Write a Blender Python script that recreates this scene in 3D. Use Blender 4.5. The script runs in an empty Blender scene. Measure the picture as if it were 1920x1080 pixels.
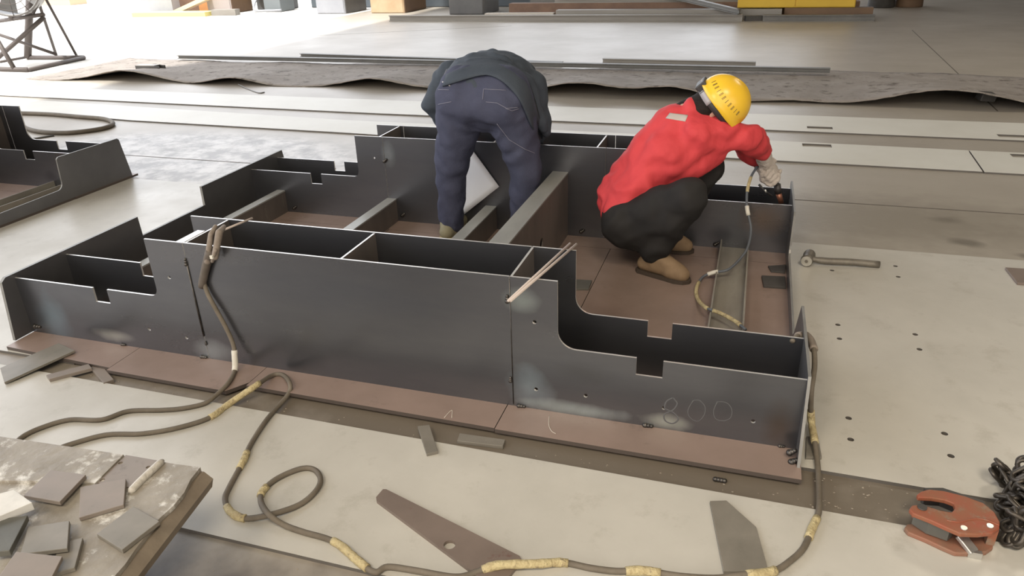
import bpy, bmesh, math, random
import numpy as np
from mathutils import Vector, Matrix
from mathutils.bvhtree import BVHTree
random.seed(7)
S = bpy.context.scene
C = S.collection
PI = math.pi

# ------------------------------------------------------------------ camera
CR = Vector((0.95375081, 0.29917852, -0.02918238))
CU = Vector((-0.1024715, 0.41485605, 0.90409847))
CF = Vector((-0.28259333, 0.85929429, -0.42632656))
FPX = 1379.08
EYE = Vector((0, 0, 1.5))
cam_data = bpy.data.cameras.new('camera')
cam = bpy.data.objects.new('camera', cam_data)
C.objects.link(cam)
cam.matrix_world = Matrix(((CR.x, CU.x, -CF.x, EYE.x), (CR.y, CU.y, -CF.y, EYE.y), (CR.z, CU.z, -CF.z, EYE.z), (0, 0, 0, 1)))
cam_data.sensor_width = 36
cam_data.lens = 36 * FPX / 1920
cam_data.clip_end = 200
S.camera = cam

# ------------------------------------------------------------------ light and exposure
S.view_settings.view_transform = 'Standard'
S.view_settings.look = 'None'
S.view_settings.gamma = 1
S.view_settings.use_curve_mapping = False
S.view_settings.exposure = 0.42

W = bpy.data.worlds.new('world')
S.world = W
W.use_nodes = True
wn = W.node_tree
bg = wn.nodes['Background']
# hazy sky: cool and bright over the yard (back left), warmer and dimmer towards the front right
tcw = wn.nodes.new('ShaderNodeTexCoord')
dt = wn.nodes.new('ShaderNodeVectorMath'); dt.operation = 'DOT_PRODUCT'; dt.inputs[1].default_value = (-0.75, 0.62, 0.2)
wn.links.new(tcw.outputs['Generated'], dt.inputs[0])
rp = wn.nodes.new('ShaderNodeMapRange'); rp.inputs[1].default_value = -0.8; rp.inputs[2].default_value = 0.7
wn.links.new(dt.outputs['Value'], rp.inputs[0])
mw = wn.nodes.new('ShaderNodeMix'); mw.data_type = 'RGBA'
mw.inputs[6].default_value = (0.98, 0.89, 0.77, 1); mw.inputs[7].default_value = (0.96, 0.99, 1.05, 1)
wn.links.new(rp.outputs[0], mw.inputs[0]); wn.links.new(mw.outputs[2], bg.inputs['Color'])
bg.inputs['Strength'].default_value = 2.2

sun = bpy.data.lights.new('sun', 'SUN')
sun.energy = 5.0
sun.angle = math.radians(2)
sun.color = (1, 0.97, 0.92)
so = bpy.data.objects.new('sun', sun)
C.objects.link(so)
so.rotation_euler = Vector((0.05, 0.35, -1)).to_track_quat('-Z', 'Y').to_euler()

for lx, ly, lz, le in ((1.5, -1.5, 5.6, 200), (4.5, 9.0, 6.6, 130), (-2.0, -3.0, 5.6, 200)):  # added warm fill lights out of view, lifting the foreground and right side
    ld = bpy.data.lights.new('warm_fill', 'AREA')
    ld.shape = 'DISK'
    ld.size = 2.2
    ld.energy = le
    ld.color = (1, 0.88, 0.70)
    lo = bpy.data.objects.new('warm_fill', ld)
    lo.location = (lx, ly, lz)
    C.objects.link(lo)

# ------------------------------------------------------------------ helpers
def ray(px, py):
    return CR * ((px - 960) / FPX) - CU * ((py - 540) / FPX) + CF
def P(px, py, z=0.0):
    d = ray(px, py)
    return EYE + d * ((z - EYE.z) / d.z)
def PY(px, py, y):
    d = ray(px, py)
    return EYE + d * (y / d.y)
def PX(px, py, x):
    d = ray(px, py)
    return EYE + d * (x / d.x)

def tag(o, label, cat, group=None, kind=None):
    if label: o['label'] = label
    if cat: o['category'] = cat
    if group: o['group'] = group
    if kind: o['kind'] = kind
    return o
def empty(name, loc, label, cat, group=None):
    o = bpy.data.objects.new(name, None)
    o.location = loc
    o.empty_display_size = 0.05
    C.objects.link(o)
    return tag(o, label, cat, group)
def link(name, bm, mats, parent=None, smooth=False):
    me = bpy.data.meshes.new(name)
    bmesh.ops.recalc_face_normals(bm, faces=bm.faces[:])
    if smooth:
        for f in bm.faces: f.smooth = True
    bm.to_mesh(me)
    bm.free()
    for m in (mats if isinstance(mats, (list, tuple)) else [mats]): me.materials.append(m)
    o = bpy.data.objects.new(name, me)
    C.objects.link(o)
    if parent is not None:
        o.parent = parent
        base = parent
        off = Vector((0, 0, 0))
        while base is not None:          # parents carry only a location
            off += base.location
            base = base.parent
        o.data.transform(Matrix.Translation(-off))
    return o
def settle(o):
    """put a top-level mesh's origin at the middle of its base"""
    vs = [v.co for v in o.data.vertices]
    c = Vector(((min(v.x for v in vs) + max(v.x for v in vs)) / 2, (min(v.y for v in vs) + max(v.y for v in vs)) / 2, min(v.z for v in vs)))
    o.data.transform(Matrix.Translation(-c))
    o.location = c
    return o
def copy_tree(o, parent=None):
    c = o.copy()
    C.objects.link(c)
    c.parent = parent
    for ch in o.children: copy_tree(ch, c)
    return c

def add_box(bm, c, s, mat=None, mi=0):
    r = bmesh.ops.create_cube(bm, size=1)
    M = Matrix.Diagonal((s[0], s[1], s[2], 1))
    M = Matrix.Translation(c) @ (mat.to_4x4() if mat else Matrix.Identity(4)) @ M
    bmesh.ops.transform(bm, matrix=M, verts=r['verts'])
    for f in {f for v in r['verts'] for f in v.link_faces}: f.material_index = mi
def box2(bm, a, b, mi=0):
    a = Vector(a); b = Vector(b)
    add_box(bm, (a + b) / 2, [abs(b[i] - a[i]) for i in range(3)], None, mi)
def add_poly(bm, outer, holes, fmap, t0, t1, mi=0, emi=None):
    """a plate: outline + holes in 2D, mapped by fmap(u, v, t), thickness from t0 to t1"""
    if emi is None: emi = mi
    loops = [outer] + list(holes)
    sides = []
    for t in (t0, t1):
        rings, edges = [], []
        for lp in loops:
            vs = [bm.verts.new(fmap(u, v, t)) for u, v in lp]
            rings.append(vs)
            edges += [bm.edges.new((vs[i], vs[(i + 1) % len(vs)])) for i in range(len(vs))]
        if holes:
            r = bmesh.ops.triangle_fill(bm, edges=edges, use_beauty=True)
            for g in r['geom']:
                if isinstance(g, bmesh.types.BMFace): g.material_index = mi
        else:
            f = bm.faces.new(rings[0])
            f.material_index = mi
        sides.append(rings)
    for ra, rb in zip(*sides):
        n = len(ra)
        for i in range(n):
            f = bm.faces.new((ra[i], ra[(i + 1) % n], rb[(i + 1) % n], rb[i]))
            f.material_index = emi
def circ(u, v, r, n=14, ru=None):
    return [(u + (ru or r) * math.cos(2 * PI * i / n), v + r * math.sin(2 * PI * i / n)) for i in range(n)]
def frame_for(d):
    d = d.normalized()
    a = Vector((0, 0, 1)) if abs(d.z) < 0.9 else Vector((1, 0, 0))
    u = d.cross(a).normalized()
    return u, d.cross(u).normalized()
def spline(pts, n=6):
    pts = [Vector(p) for p in pts]
    q = [pts[0] * 2 - pts[1]] + pts + [pts[-1] * 2 - pts[-2]]
    out = []
    for i in range(1, len(q) - 2):
        a, b, c, d = q[i - 1], q[i], q[i + 1], q[i + 2]
        for k in range(n):
            t = k / n
            out.append(0.5 * (2 * b + (c - a) * t + (2 * a - 5 * b + 4 * c - d) * t * t + (3 * b - a - 3 * c + d) * t ** 3))
    out.append(pts[-1])
    return out
def add_tube(bm, pts, r, seg=10, cap=True, mi=0):
    pts = [Vector(p) for p in pts]
    rings = []
    u = None
    for i, p in enumerate(pts):
        d = (pts[min(i + 1, len(pts) - 1)] - pts[max(i - 1, 0)]).normalized()
        if u is None: u, w = frame_for(d)
        u = (u - d * u.dot(d)).normalized()
        w = d.cross(u)
        rr = r[i] if isinstance(r, (list, tuple)) else r
        rings.append([bm.verts.new(p + (u * math.cos(2 * PI * k / seg) + w * math.sin(2 * PI * k / seg)) * rr) for k in range(seg)])
    for a, b in zip(rings, rings[1:]):
        for k in range(seg):
            f = bm.faces.new((a[k], a[(k + 1) % seg], b[(k + 1) % seg], b[k]))
            f.material_index = mi
            f.smooth = True
    if cap:
        for rg in (rings[0], rings[-1]):
            bm.faces.new(rg).material_index = mi
def add_bar(bm, a, b, w, h, up=Vector((0, 0, 1)), mi=0):
    a = Vector(a); b = Vector(b)
    d = (b - a)
    L = d.length
    d.normalize()
    s = d.cross(up)
    if s.length < 1e-4: s = d.cross(Vector((0, 1, 0)))
    s.normalize()
    n = s.cross(d)
    add_box(bm, (a + b) / 2, (L, w, h), Matrix((d, s, n)).transposed(), mi)
def add_cap(bm, p0, p1, r0, r1, side=None, flat=1.0, seg=18, rings=6):
    """tapered capsule; 'flat' squashes it along the axis 'side'"""
    p0 = Vector(p0); p1 = Vector(p1)
    d = p1 - p0
    if d.length < 1e-5: d = Vector((0, 0, 1e-4))
    dn = d.normalized()
    if side is None: u, w = frame_for(dn)
    else:
        w = Vector(side); w = (w - dn * w.dot(dn)).normalized(); u = dn.cross(w)
    prof = []
    for i in range(rings + 1):
        t = -PI / 2 + PI / 2 * i / rings
        prof.append((p0 + dn * (r0 * math.sin(t)), r0 * math.cos(t)))
    for i in range(rings + 1):
        t = PI / 2 * i / rings
        prof.append((p1 + dn * (r1 * math.sin(t)), r1 * math.cos(t)))
    rg = []
    for c, r in prof:
        r = max(r, 1e-4)
        rg.append([bm.verts.new(c + u * (math.cos(2 * PI * k / seg) * r) + w * (math.sin(2 * PI * k / seg) * r * flat)) for k in range(seg)])
    for a, b in zip(rg, rg[1:]):
        for k in range(seg):
            bm.faces.new((a[k], a[(k + 1) % seg], b[(k + 1) % seg], b[k]))
    bm.faces.new(rg[0][::-1]); bm.faces.new(rg[-1])
def blob(name, prims, mat, parent, voxel=0.012, smooth=6, wrinkle=0.0, wscale=0.09, bands=0.0):
    """one continuous skin grown over tapered capsules"""
    bm = bmesh.new()
    for p in prims: add_cap(bm, *p[:4], **(p[4] if len(p) > 4 else {}))
    o = link(name, bm, mat, parent, smooth=True)
    m = o.modifiers.new('remesh', 'REMESH'); m.mode = 'VOXEL'; m.voxel_size = voxel; m.use_smooth_shade = True
    m = o.modifiers.new('smooth', 'SMOOTH'); m.factor = 0.5; m.iterations = smooth
    if bands:
        tw = bpy.data.textures.new(name + '_creases', 'WOOD'); tw.wood_type = 'BANDNOISE'; tw.noise_scale = 0.16; tw.turbulence = 14
        m = o.modifiers.new('creases', 'DISPLACE'); m.texture = tw; m.strength = bands; m.mid_level = 0.5; m.texture_coords = 'LOCAL'
    if wrinkle:
        tx = bpy.data.textures.new(name + '_folds', 'CLOUDS'); tx.noise_scale = wscale; tx.noise_depth = 2
        m = o.modifiers.new('folds', 'DISPLACE'); m.texture = tx; m.strength = wrinkle; m.mid_level = 0.5; m.texture_coords = 'LOCAL'
        m = o.modifiers.new('soften', 'SMOOTH'); m.factor = 0.5; m.iterations = 2
    return o
def bevel(o, w=0.002, seg=2):
    m = o.modifiers.new('bevel', 'BEVEL'); m.width = w; m.segments = seg; m.limit_method = 'ANGLE'
    return o

# ------------------------------------------------------------------ materials
def mat(name, base, rough=0.6, metal=0.0, var=None, vs=3.0, stretch=(1, 1, 1), spots=None, spot_scale=6, spot_lo=0.56, spot_hi=0.7, bump=0.0, bscale=60, spec=0.5, rvar=0.0, extra=None):
    m = bpy.data.materials.new(name)
    m.use_nodes = True
    nt = m.node_tree
    N, L = nt.nodes, nt.links
    b = N['Principled BSDF']
    b.inputs['Roughness'].default_value = rough
    b.inputs['Metallic'].default_value = metal
    b.inputs['Specular IOR Level'].default_value = spec
    b.inputs['Base Color'].default_value = (*base, 1)
    tc = N.new('ShaderNodeTexCoord')
    mp = N.new('ShaderNodeMapping')
    mp.inputs['Scale'].default_value = stretch
    L.new(tc.outputs['Object'], mp.inputs['Vector'])
    col = None
    if var:
        n1 = N.new('ShaderNodeTexNoise'); n1.inputs['Scale'].default_value = vs; n1.inputs['Detail'].default_value = 6; n1.inputs['Roughness'].default_value = 0.62
        L.new(mp.outputs[0], n1.inputs['Vector'])
        mr = N.new('ShaderNodeMapRange'); mr.inputs[1].default_value = 0.32; mr.inputs[2].default_value = 0.68
        L.new(n1.outputs['Fac'], mr.inputs[0])
        mx = N.new('ShaderNodeMix'); mx.data_type = 'RGBA'
        mx.inputs[6].default_value = (*base, 1); mx.inputs[7].default_value = (*var, 1)
        L.new(mr.outputs[0], mx.inputs[0])
        col = mx.outputs[2]
        if rvar:
            m2 = N.new('ShaderNodeMapRange'); m2.inputs[3].default_value = rough - rvar; m2.inputs[4].default_value = rough + rvar
            L.new(mr.outputs[0], m2.inputs[0]); L.new(m2.outputs[0], b.inputs['Roughness'])
    if spots:
        n2 = N.new('ShaderNodeTexNoise'); n2.inputs['Scale'].default_value = spot_scale; n2.inputs['Detail'].default_value = 8; n2.inputs['Roughness'].default_value = 0.7
        L.new(mp.outputs[0], n2.inputs['Vector'])
        mr = N.new('ShaderNodeMapRange'); mr.inputs[1].default_value = spot_lo; mr.inputs[2].default_value = spot_hi
        L.new(n2.outputs['Fac'], mr.inputs[0])
        mx = N.new('ShaderNodeMix'); mx.data_type = 'RGBA'
        if col: L.new(col, mx.inputs[6])
        else: mx.inputs[6].default_value = (*base, 1)
        mx.inputs[7].default_value = (*spots, 1)
        L.new(mr.outputs[0], mx.inputs[0])
        col = mx.outputs[2]
    for (pos, rad, c, amt) in (extra or []):      # stains with a place of their own (heat tint beside welds, dirt patches)
        vd = N.new('ShaderNodeVectorMath'); vd.operation = 'SUBTRACT'; vd.inputs[1].default_value = pos
        L.new(tc.outputs['Object'], vd.inputs[0])
        sc = N.new('ShaderNodeVectorMath'); sc.operation = 'DIVIDE'; sc.inputs[1].default_value = rad
        L.new(vd.outputs[0], sc.inputs[0])
        ln = N.new('ShaderNodeVectorMath'); ln.operation = 'LENGTH'
        L.new(sc.outputs[0], ln.inputs[0])
        nz = N.new('ShaderNodeTexNoise'); nz.inputs['Scale'].default_value = 9; nz.inputs['Detail'].default_value = 5
        L.new(tc.outputs['Object'], nz.inputs['Vector'])
        ad = N.new('ShaderNodeMath'); ad.operation = 'MULTIPLY_ADD'; ad.inputs[1].default_value = 0.9
        L.new(nz.outputs['Fac'], ad.inputs[0]); L.new(ln.outputs['Value'], ad.inputs[2])
        mr = N.new('ShaderNodeMapRange'); mr.inputs[1].default_value = 1.5; mr.inputs[2].default_value = 0.75; mr.inputs[4].default_value = amt
        L.new(ad.outputs[0], mr.inputs[0])
        mx = N.new('ShaderNodeMix'); mx.data_type = 'RGBA'
        if col: L.new(col, mx.inputs[6])
        else: mx.inputs[6].default_value = (*base, 1)
        mx.inputs[7].default_value = (*c, 1)
        L.new(mr.outputs[0], mx.inputs[0])
        col = mx.outputs[2]
    if col: L.new(col, b.inputs['Base Color'])
    if bump:
        n3 = N.new('ShaderNodeTexNoise'); n3.inputs['Scale'].default_value = bscale; n3.inputs['Detail'].default_value = 5
        L.new(mp.outputs[0], n3.inputs['Vector'])
        bp = N.new('ShaderNodeBump'); bp.inputs['Strength'].default_value = bump; bp.inputs['Distance'].default_value = 0.01
        L.new(n3.outputs['Fac'], bp.inputs['Height']); L.new(bp.outputs[0], b.inputs['Normal'])
    return m

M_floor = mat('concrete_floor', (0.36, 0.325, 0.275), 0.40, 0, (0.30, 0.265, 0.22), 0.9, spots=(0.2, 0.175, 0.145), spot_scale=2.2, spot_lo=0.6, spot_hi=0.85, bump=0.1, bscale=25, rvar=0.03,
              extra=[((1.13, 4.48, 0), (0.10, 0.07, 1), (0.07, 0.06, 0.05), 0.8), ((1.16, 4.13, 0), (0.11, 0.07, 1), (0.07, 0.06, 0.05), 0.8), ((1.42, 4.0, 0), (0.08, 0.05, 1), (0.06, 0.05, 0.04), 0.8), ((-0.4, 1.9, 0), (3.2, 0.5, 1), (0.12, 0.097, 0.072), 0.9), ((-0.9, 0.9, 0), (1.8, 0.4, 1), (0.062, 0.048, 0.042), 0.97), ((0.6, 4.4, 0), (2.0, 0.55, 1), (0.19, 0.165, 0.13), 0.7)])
def mottle(m, c, rad, dark, light):
    N, L = m.node_tree.nodes, m.node_tree.links
    b = N['Principled BSDF']
    src = b.inputs['Base Color'].links[0].from_socket
    tc = N.new('ShaderNodeTexCoord')
    vd = N.new('ShaderNodeVectorMath'); vd.operation = 'SUBTRACT'; vd.inputs[1].default_value = c
    sc = N.new('ShaderNodeVectorMath'); sc.operation = 'DIVIDE'; sc.inputs[1].default_value = rad
    ln = N.new('ShaderNodeVectorMath'); ln.operation = 'LENGTH'
    L.new(tc.outputs['Object'], vd.inputs[0]); L.new(vd.outputs[0], sc.inputs[0]); L.new(sc.outputs[0], ln.inputs[0])
    mk = N.new('ShaderNodeMapRange'); mk.inputs[1].default_value = 1.1; mk.inputs[2].default_value = 0.75; mk.inputs[4].default_value = 0.9
    L.new(ln.outputs['Value'], mk.inputs[0])
    nz = N.new('ShaderNodeTexNoise'); nz.inputs['Scale'].default_value = 5; nz.inputs['Detail'].default_value = 9; nz.inputs['Roughness'].default_value = 0.7
    L.new(tc.outputs['Object'], nz.inputs['Vector'])
    mr = N.new('ShaderNodeMapRange'); mr.inputs[1].default_value = 0.42; mr.inputs[2].default_value = 0.58
    L.new(nz.outputs['Fac'], mr.inputs[0])
    mx = N.new('ShaderNodeMix'); mx.data_type = 'RGBA'; mx.inputs[6].default_value = (*dark, 1); mx.inputs[7].default_value = (*light, 1)
    L.new(mr.outputs[0], mx.inputs[0])
    m2 = N.new('ShaderNodeMix'); m2.data_type = 'RGBA'
    L.new(mk.outputs[0], m2.inputs[0]); L.new(src, m2.inputs[6]); L.new(mx.outputs[2], m2.inputs[7])
    L.new(m2.outputs[2], b.inputs['Base Color'])
mottle(M_floor, (-4.3, 4.8, 0), (1.6, 0.8, 1), (0.20, 0.185, 0.175), (0.52, 0.50, 0.48))
M_yard = mat('yard_concrete', (0.6, 0.58, 0.54), 0.7, 0, (0.5, 0.48, 0.44), 1.0)
M_sheet = mat('pale_steel_sheet', (0.50, 0.478, 0.43), 0.36, 0, (0.42, 0.40, 0.357), 2.2, spots=(0.33, 0.305, 0.26), spot_scale=6, spot_lo=0.55, spot_hi=0.8, bump=0.05, bscale=30, rvar=0.08)
M_sheet_edge = mat('sheet_edge', (0.10, 0.09, 0.08), 0.6)
M_sheet_far = mat('far_pale_sheet', (0.60, 0.585, 0.53), 0.45, 0, (0.54, 0.52, 0.46), 1.5)
M_rough = mat('weathered_plate', (0.21, 0.185, 0.165), 0.75, 0, (0.31, 0.28, 0.25), 3.0, stretch=(1, 1, 1), spots=(0.10, 0.082, 0.07), spot_scale=6, spot_lo=0.52, spot_hi=0.66, bump=0.7, bscale=14, spec=0.12)
TINT = [((-0.64, 2.04, 0.44), (0.07, 0.02, 0.05), (0.26, 0.30, 0.30), 0.6), ((-0.62, 2.04, 0.11), (0.10, 0.02, 0.10), (0.20, 0.25, 0.29), 0.8), ((-0.47, 2.04, 0.05), (0.22, 0.02, 0.035), (0.30, 0.36, 0.38), 0.9),
        ((-0.16, 2.04, 0.055), (0.10, 0.02, 0.04), (0.36, 0.40, 0.38), 0.9), ((-1.93, 2.04, 0.06), (0.11, 0.02, 0.06), (0.26, 0.29, 0.31), 0.8), ((-2.42, 2.04, 0.07), (0.12, 0.02, 0.03), (0.30, 0.31, 0.29), 0.75),
        ((-2.72, 2.04, 0.10), (0.10, 0.02, 0.16), (0.14, 0.18, 0.21), 0.7), ((-0.43, 2.04, 0.2), (0.12, 0.02, 0.05), (0.06, 0.06, 0.06), 0.5), ((0.19, 2.04, 0.10), (0.06, 0.02, 0.13), (0.07, 0.055, 0.045), 0.8),
        ((0.12, 3.69, 0.2), (0.12, 0.03, 0.1), (0.13, 0.095, 0.07), 0.7), ((-1.93, 3.69, 0.42), (0.05, 0.03, 0.08), (0.20, 0.22, 0.23), 0.6), ((-0.08, 3.69, 0.1), (0.07, 0.03, 0.05), (0.03, 0.03, 0.035), 0.5)]
TINT = [((p[0] + 1.31, p[1] - 3.0, p[2] - 0.012), r, tuple(1.7 * k for k in c), a * 0.9) for p, r, c, a in TINT]     # frame parts measure from the frame's base
M_web = mat('mill_scale_steel', (0.166, 0.168, 0.182), 0.30, 0.85, (0.126, 0.130, 0.146), 2.0, stretch=(0.5, 1, 2.2), bump=0.02, bscale=80, rvar=0.04, extra=TINT)
M_end = mat('end_plate_steel', (0.17, 0.168, 0.172), 0.42, 0.7, (0.135, 0.135, 0.14), 2.5, rvar=0.05)
M_edge = mat('bright_cut_edge', (0.78, 0.77, 0.75), 0.35, 0.6, (0.62, 0.61, 0.59), 20)
M_end_edge = mat('end_plate_edge', (0.24, 0.235, 0.22), 0.45, 0.3, (0.18, 0.175, 0.165), 12)
M_flange = mat('brown_primed_plate', (0.28, 0.205, 0.172), 0.42, 0.1, (0.225, 0.165, 0.137), 3.0, spots=(0.11, 0.085, 0.07), spot_scale=7, spot_lo=0.6, spot_hi=0.8, rvar=0.08)
M_flange_edge = mat('flange_edge', (0.065, 0.05, 0.042), 0.6)
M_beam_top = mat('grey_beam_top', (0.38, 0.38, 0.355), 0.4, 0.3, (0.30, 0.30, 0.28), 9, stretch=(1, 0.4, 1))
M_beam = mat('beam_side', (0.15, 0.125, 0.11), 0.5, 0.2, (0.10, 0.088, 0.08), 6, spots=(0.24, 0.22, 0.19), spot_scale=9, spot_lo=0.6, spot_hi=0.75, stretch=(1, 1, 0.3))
M_rail = mat('rail_grey', (0.27, 0.255, 0.215), 0.5, 0.1, (0.19, 0.175, 0.15), 5, stretch=(2, 0.6, 1))
M_weld = mat('weld_bead', (0.045, 0.042, 0.04), 0.35, 0.8, (0.12, 0.11, 0.1), 40)
M_chalk = mat('chalk', (0.10, 0.10, 0.103), 1.0, spec=0.0)
M_chalk_b = mat('chalk_bright', (0.5, 0.46, 0.40), 0.9)
M_offcut = mat('steel_offcut', (0.235, 0.195, 0.165), 0.5, 0.1, (0.20, 0.17, 0.145), 9, spots=(0.13, 0.10, 0.08), spot_scale=11, spot_lo=0.62, spot_hi=0.75)
M_offcut_g = mat('grey_steel_offcut', (0.215, 0.195, 0.165), 0.5, 0.1, (0.165, 0.15, 0.125), 9, spots=(0.13, 0.12, 0.10), spot_scale=12, spot_lo=0.6, spot_hi=0.8)
M_offcut_d = mat('dark_steel_offcut', (0.095, 0.095, 0.085), 0.4, 0.2, (0.13, 0.128, 0.112), 9)
M_offcut_w = mat('white_faced_offcut', (0.62, 0.61, 0.58), 0.5, 0, (0.48, 0.47, 0.45), 14)
M_offcut_r = mat('brown_steel_offcut', (0.20, 0.155, 0.13), 0.45, 0.1, (0.155, 0.12, 0.10), 5, spots=(0.13, 0.05, 0.04), spot_scale=8, spot_lo=0.64, spot_hi=0.72)
M_bench = mat('worn_bench_top', (0.31, 0.28, 0.235), 0.55, 0.05, (0.20, 0.175, 0.14), 9, spots=(0.60, 0.58, 0.54), spot_scale=14, spot_lo=0.54, spot_hi=0.66, bump=0.5, bscale=22)
M_bench_s = mat('bench_side', (0.17, 0.135, 0.10), 0.65, 0, (0.24, 0.20, 0.15), 6, bump=0.3, bscale=20)
M_dark = mat('dark_steel', (0.05, 0.048, 0.045), 0.5, 0.3, (0.08, 0.075, 0.07), 6)
M_cable = mat('cable_rubber', (0.10, 0.082, 0.060), 0.7, 0, (0.15, 0.125, 0.095), 12, bump=0.2, bscale=90)
M_tape = mat('yellow_tape', (0.52, 0.44, 0.245), 0.65, 0, (0.36, 0.285, 0.15), 45, spots=(0.17, 0.13, 0.08), spot_scale=60, spot_lo=0.56, spot_hi=0.66, bump=0.6, bscale=120)
M_tape_w = mat('white_tape', (0.62, 0.60, 0.54), 0.6, 0, (0.5, 0.47, 0.40), 20)
M_bar = mat('steel_section', (0.115, 0.115, 0.11), 0.5, 0.2, (0.16, 0.155, 0.145), 3)
M_bar_l = mat('light_steel_section', (0.28, 0.265, 0.24), 0.5, 0.1, (0.21, 0.195, 0.175), 2, stretch=(0.3, 2, 2))
M_bar_r = mat('rusty_steel_section', (0.20, 0.12, 0.08), 0.7, 0.1, (0.14, 0.085, 0.06), 3)
M_paper = mat('white_sheet', (0.90, 0.91, 0.95), 0.6, 0, (0.86, 0.88, 0.93), 2)
M_hammer = mat('hammer_steel', (0.19, 0.17, 0.14), 0.5, 0.4, (0.13, 0.115, 0.095), 18)
M_hammer_f = mat('hammer_face', (0.55, 0.53, 0.48), 0.35, 0.5, (0.4, 0.38, 0.34), 30)
M_clamp = mat('orange_red_paint', (0.27, 0.065, 0.035), 0.5, 0, (0.21, 0.09, 0.045), 16, spots=(0.20, 0.155, 0.11), spot_scale=22, spot_lo=0.52, spot_hi=0.66)
M_chrome = mat('bright_lever', (0.62, 0.61, 0.58), 0.28, 0.8, (0.5, 0.49, 0.46), 30)
M_chain = mat('oily_chain', (0.05, 0.044, 0.038), 0.4, 0.6, (0.10, 0.085, 0.07), 25)
M_fan = mat('fan_stand_paint', (0.10, 0.085, 0.08), 0.6, 0.2)
M_fan_d = mat('fan_drum', (0.34, 0.34, 0.34), 0.5, 0.2, (0.25, 0.25, 0.25), 6)
M_jeans = mat('denim', (0.062, 0.067, 0.105), 0.85, 0, (0.047, 0.051, 0.083), 7, bump=0.25, bscale=160, spec=0.2)
M_stitch = mat('denim_stitching', (0.17, 0.17, 0.22), 0.8)
M_jacket = mat('navy_work_jacket', (0.040, 0.050, 0.066), 0.8, 0, (0.052, 0.063, 0.08), 9, bump=0.2, bscale=60, spec=0.25)
M_red = mat('red_work_shirt', (0.56, 0.055, 0.062), 0.7, 0, (0.49, 0.045, 0.052), 8, stretch=(1, 1.6, 0.6), bump=0.75, bscale=11, spec=0.25)
M_reflect = mat('reflective_strip', (0.42, 0.37, 0.34), 0.5)
M_trouser = mat('black_trousers', (0.018, 0.017, 0.017), 0.85, 0, (0.024, 0.022, 0.021), 8, spec=0.2)
M_boot = mat('tan_suede_boot', (0.24, 0.165, 0.10), 0.8, 0, (0.185, 0.125, 0.075), 14, spec=0.2)
M_sole = mat('boot_sole', (0.05, 0.035, 0.025), 0.8)
M_boot_k = mat('khaki_canvas_boot', (0.24, 0.22, 0.14), 0.8, 0, (0.17, 0.155, 0.10), 12)
M_skin = mat('skin', (0.45, 0.26, 0.185), 0.55, 0, (0.40, 0.22, 0.155), 15)
M_hair = mat('black_hair', (0.012, 0.009, 0.008), 0.75, 0, (0.022, 0.016, 0.013), 30, stretch=(1, 1, 6), bump=0.2, bscale=120, spec=0.15)
M_helmet = mat('yellow_helmet', (0.80, 0.50, 0.035), 0.3, 0, (0.74, 0.45, 0.03), 4)
M_strap = mat('dark_strap', (0.035, 0.033, 0.033), 0.5)
M_grey_strap = mat('grey_lens', (0.36, 0.34, 0.35), 0.4)
M_glove = mat('pale_cotton_glove', (0.47, 0.42, 0.38), 0.9, 0, (0.40, 0.35, 0.31), 20, bump=0.5, bscale=140, spec=0.1)
M_torch = mat('torch_black', (0.03, 0.025, 0.024), 0.5)
M_copper = mat('copper_nozzle', (0.35, 0.15, 0.095), 0.4, 0.6)
M_holder = mat('holder_fibre', (0.24, 0.20, 0.165), 0.7, 0, (0.16, 0.13, 0.105), 20, bump=0.3)
M_holder_d = mat('holder_handle', (0.075, 0.062, 0.05), 0.6, 0, (0.11, 0.09, 0.075), 20)
M_rod = mat('welding_rod', (0.48, 0.41, 0.37), 0.7)
M_cab = mat('grey_cabinet', (0.33, 0.34, 0.37), 0.5, 0, (0.28, 0.29, 0.32), 2)
M_cab_d = mat('dark_cabinet', (0.075, 0.075, 0.078), 0.5, 0, (0.11, 0.11, 0.11), 2)
M_wood = mat('plywood_crate', (0.52, 0.40, 0.26), 0.7, 0, (0.42, 0.29, 0.17), 2.2)
M_wood_d = mat('brown_crate', (0.17, 0.105, 0.06), 0.7, 0, (0.13, 0.08, 0.05), 3)
M_card = mat('orange_carton', (0.55, 0.27, 0.11), 0.8)
M_yel = mat('yellow_paint', (0.62, 0.40, 0.03), 0.5, 0, (0.57, 0.36, 0.025), 2)
M_roof = mat('roof_sheeting', (0.13, 0.125, 0.12), 0.7, 0, (0.10, 0.097, 0.093), 0.5)
M_wall = mat('wall_sheeting', (0.26, 0.25, 0.24), 0.7, 0, (0.22, 0.21, 0.2), 0.5)

# ------------------------------------------------------------------ the setting
def struct(name, bm, m):
    o = link(name, bm, m)
    o['kind'] = 'structure'
    return o
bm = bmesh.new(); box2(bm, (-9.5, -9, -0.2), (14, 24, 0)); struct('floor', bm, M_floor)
bm = bmesh.new(); add_poly(bm, [(-60, -9), (-9.5, -9), (-9.5, 24), (14, 24), (14, 70), (-60, 70)], [], lambda u, v, t: (u, v, t), -0.2, -0.002); struct('floor_yard', bm, M_yard)
bm = bmesh.new(); box2(bm, (-8.2, -12, 7.2), (14.2, 24.4, 7.4)); struct('ceiling', bm, M_roof)
bm = bmesh.new(); box2(bm, (1.5, 24, 0), (14.2, 24.3, 7.2)); struct('wall_back', bm, M_wall)
bm = bmesh.new(); box2(bm, (14, -8, 0), (14.3, 24, 7.2)); struct('wall_right', bm, M_wall)
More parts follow.
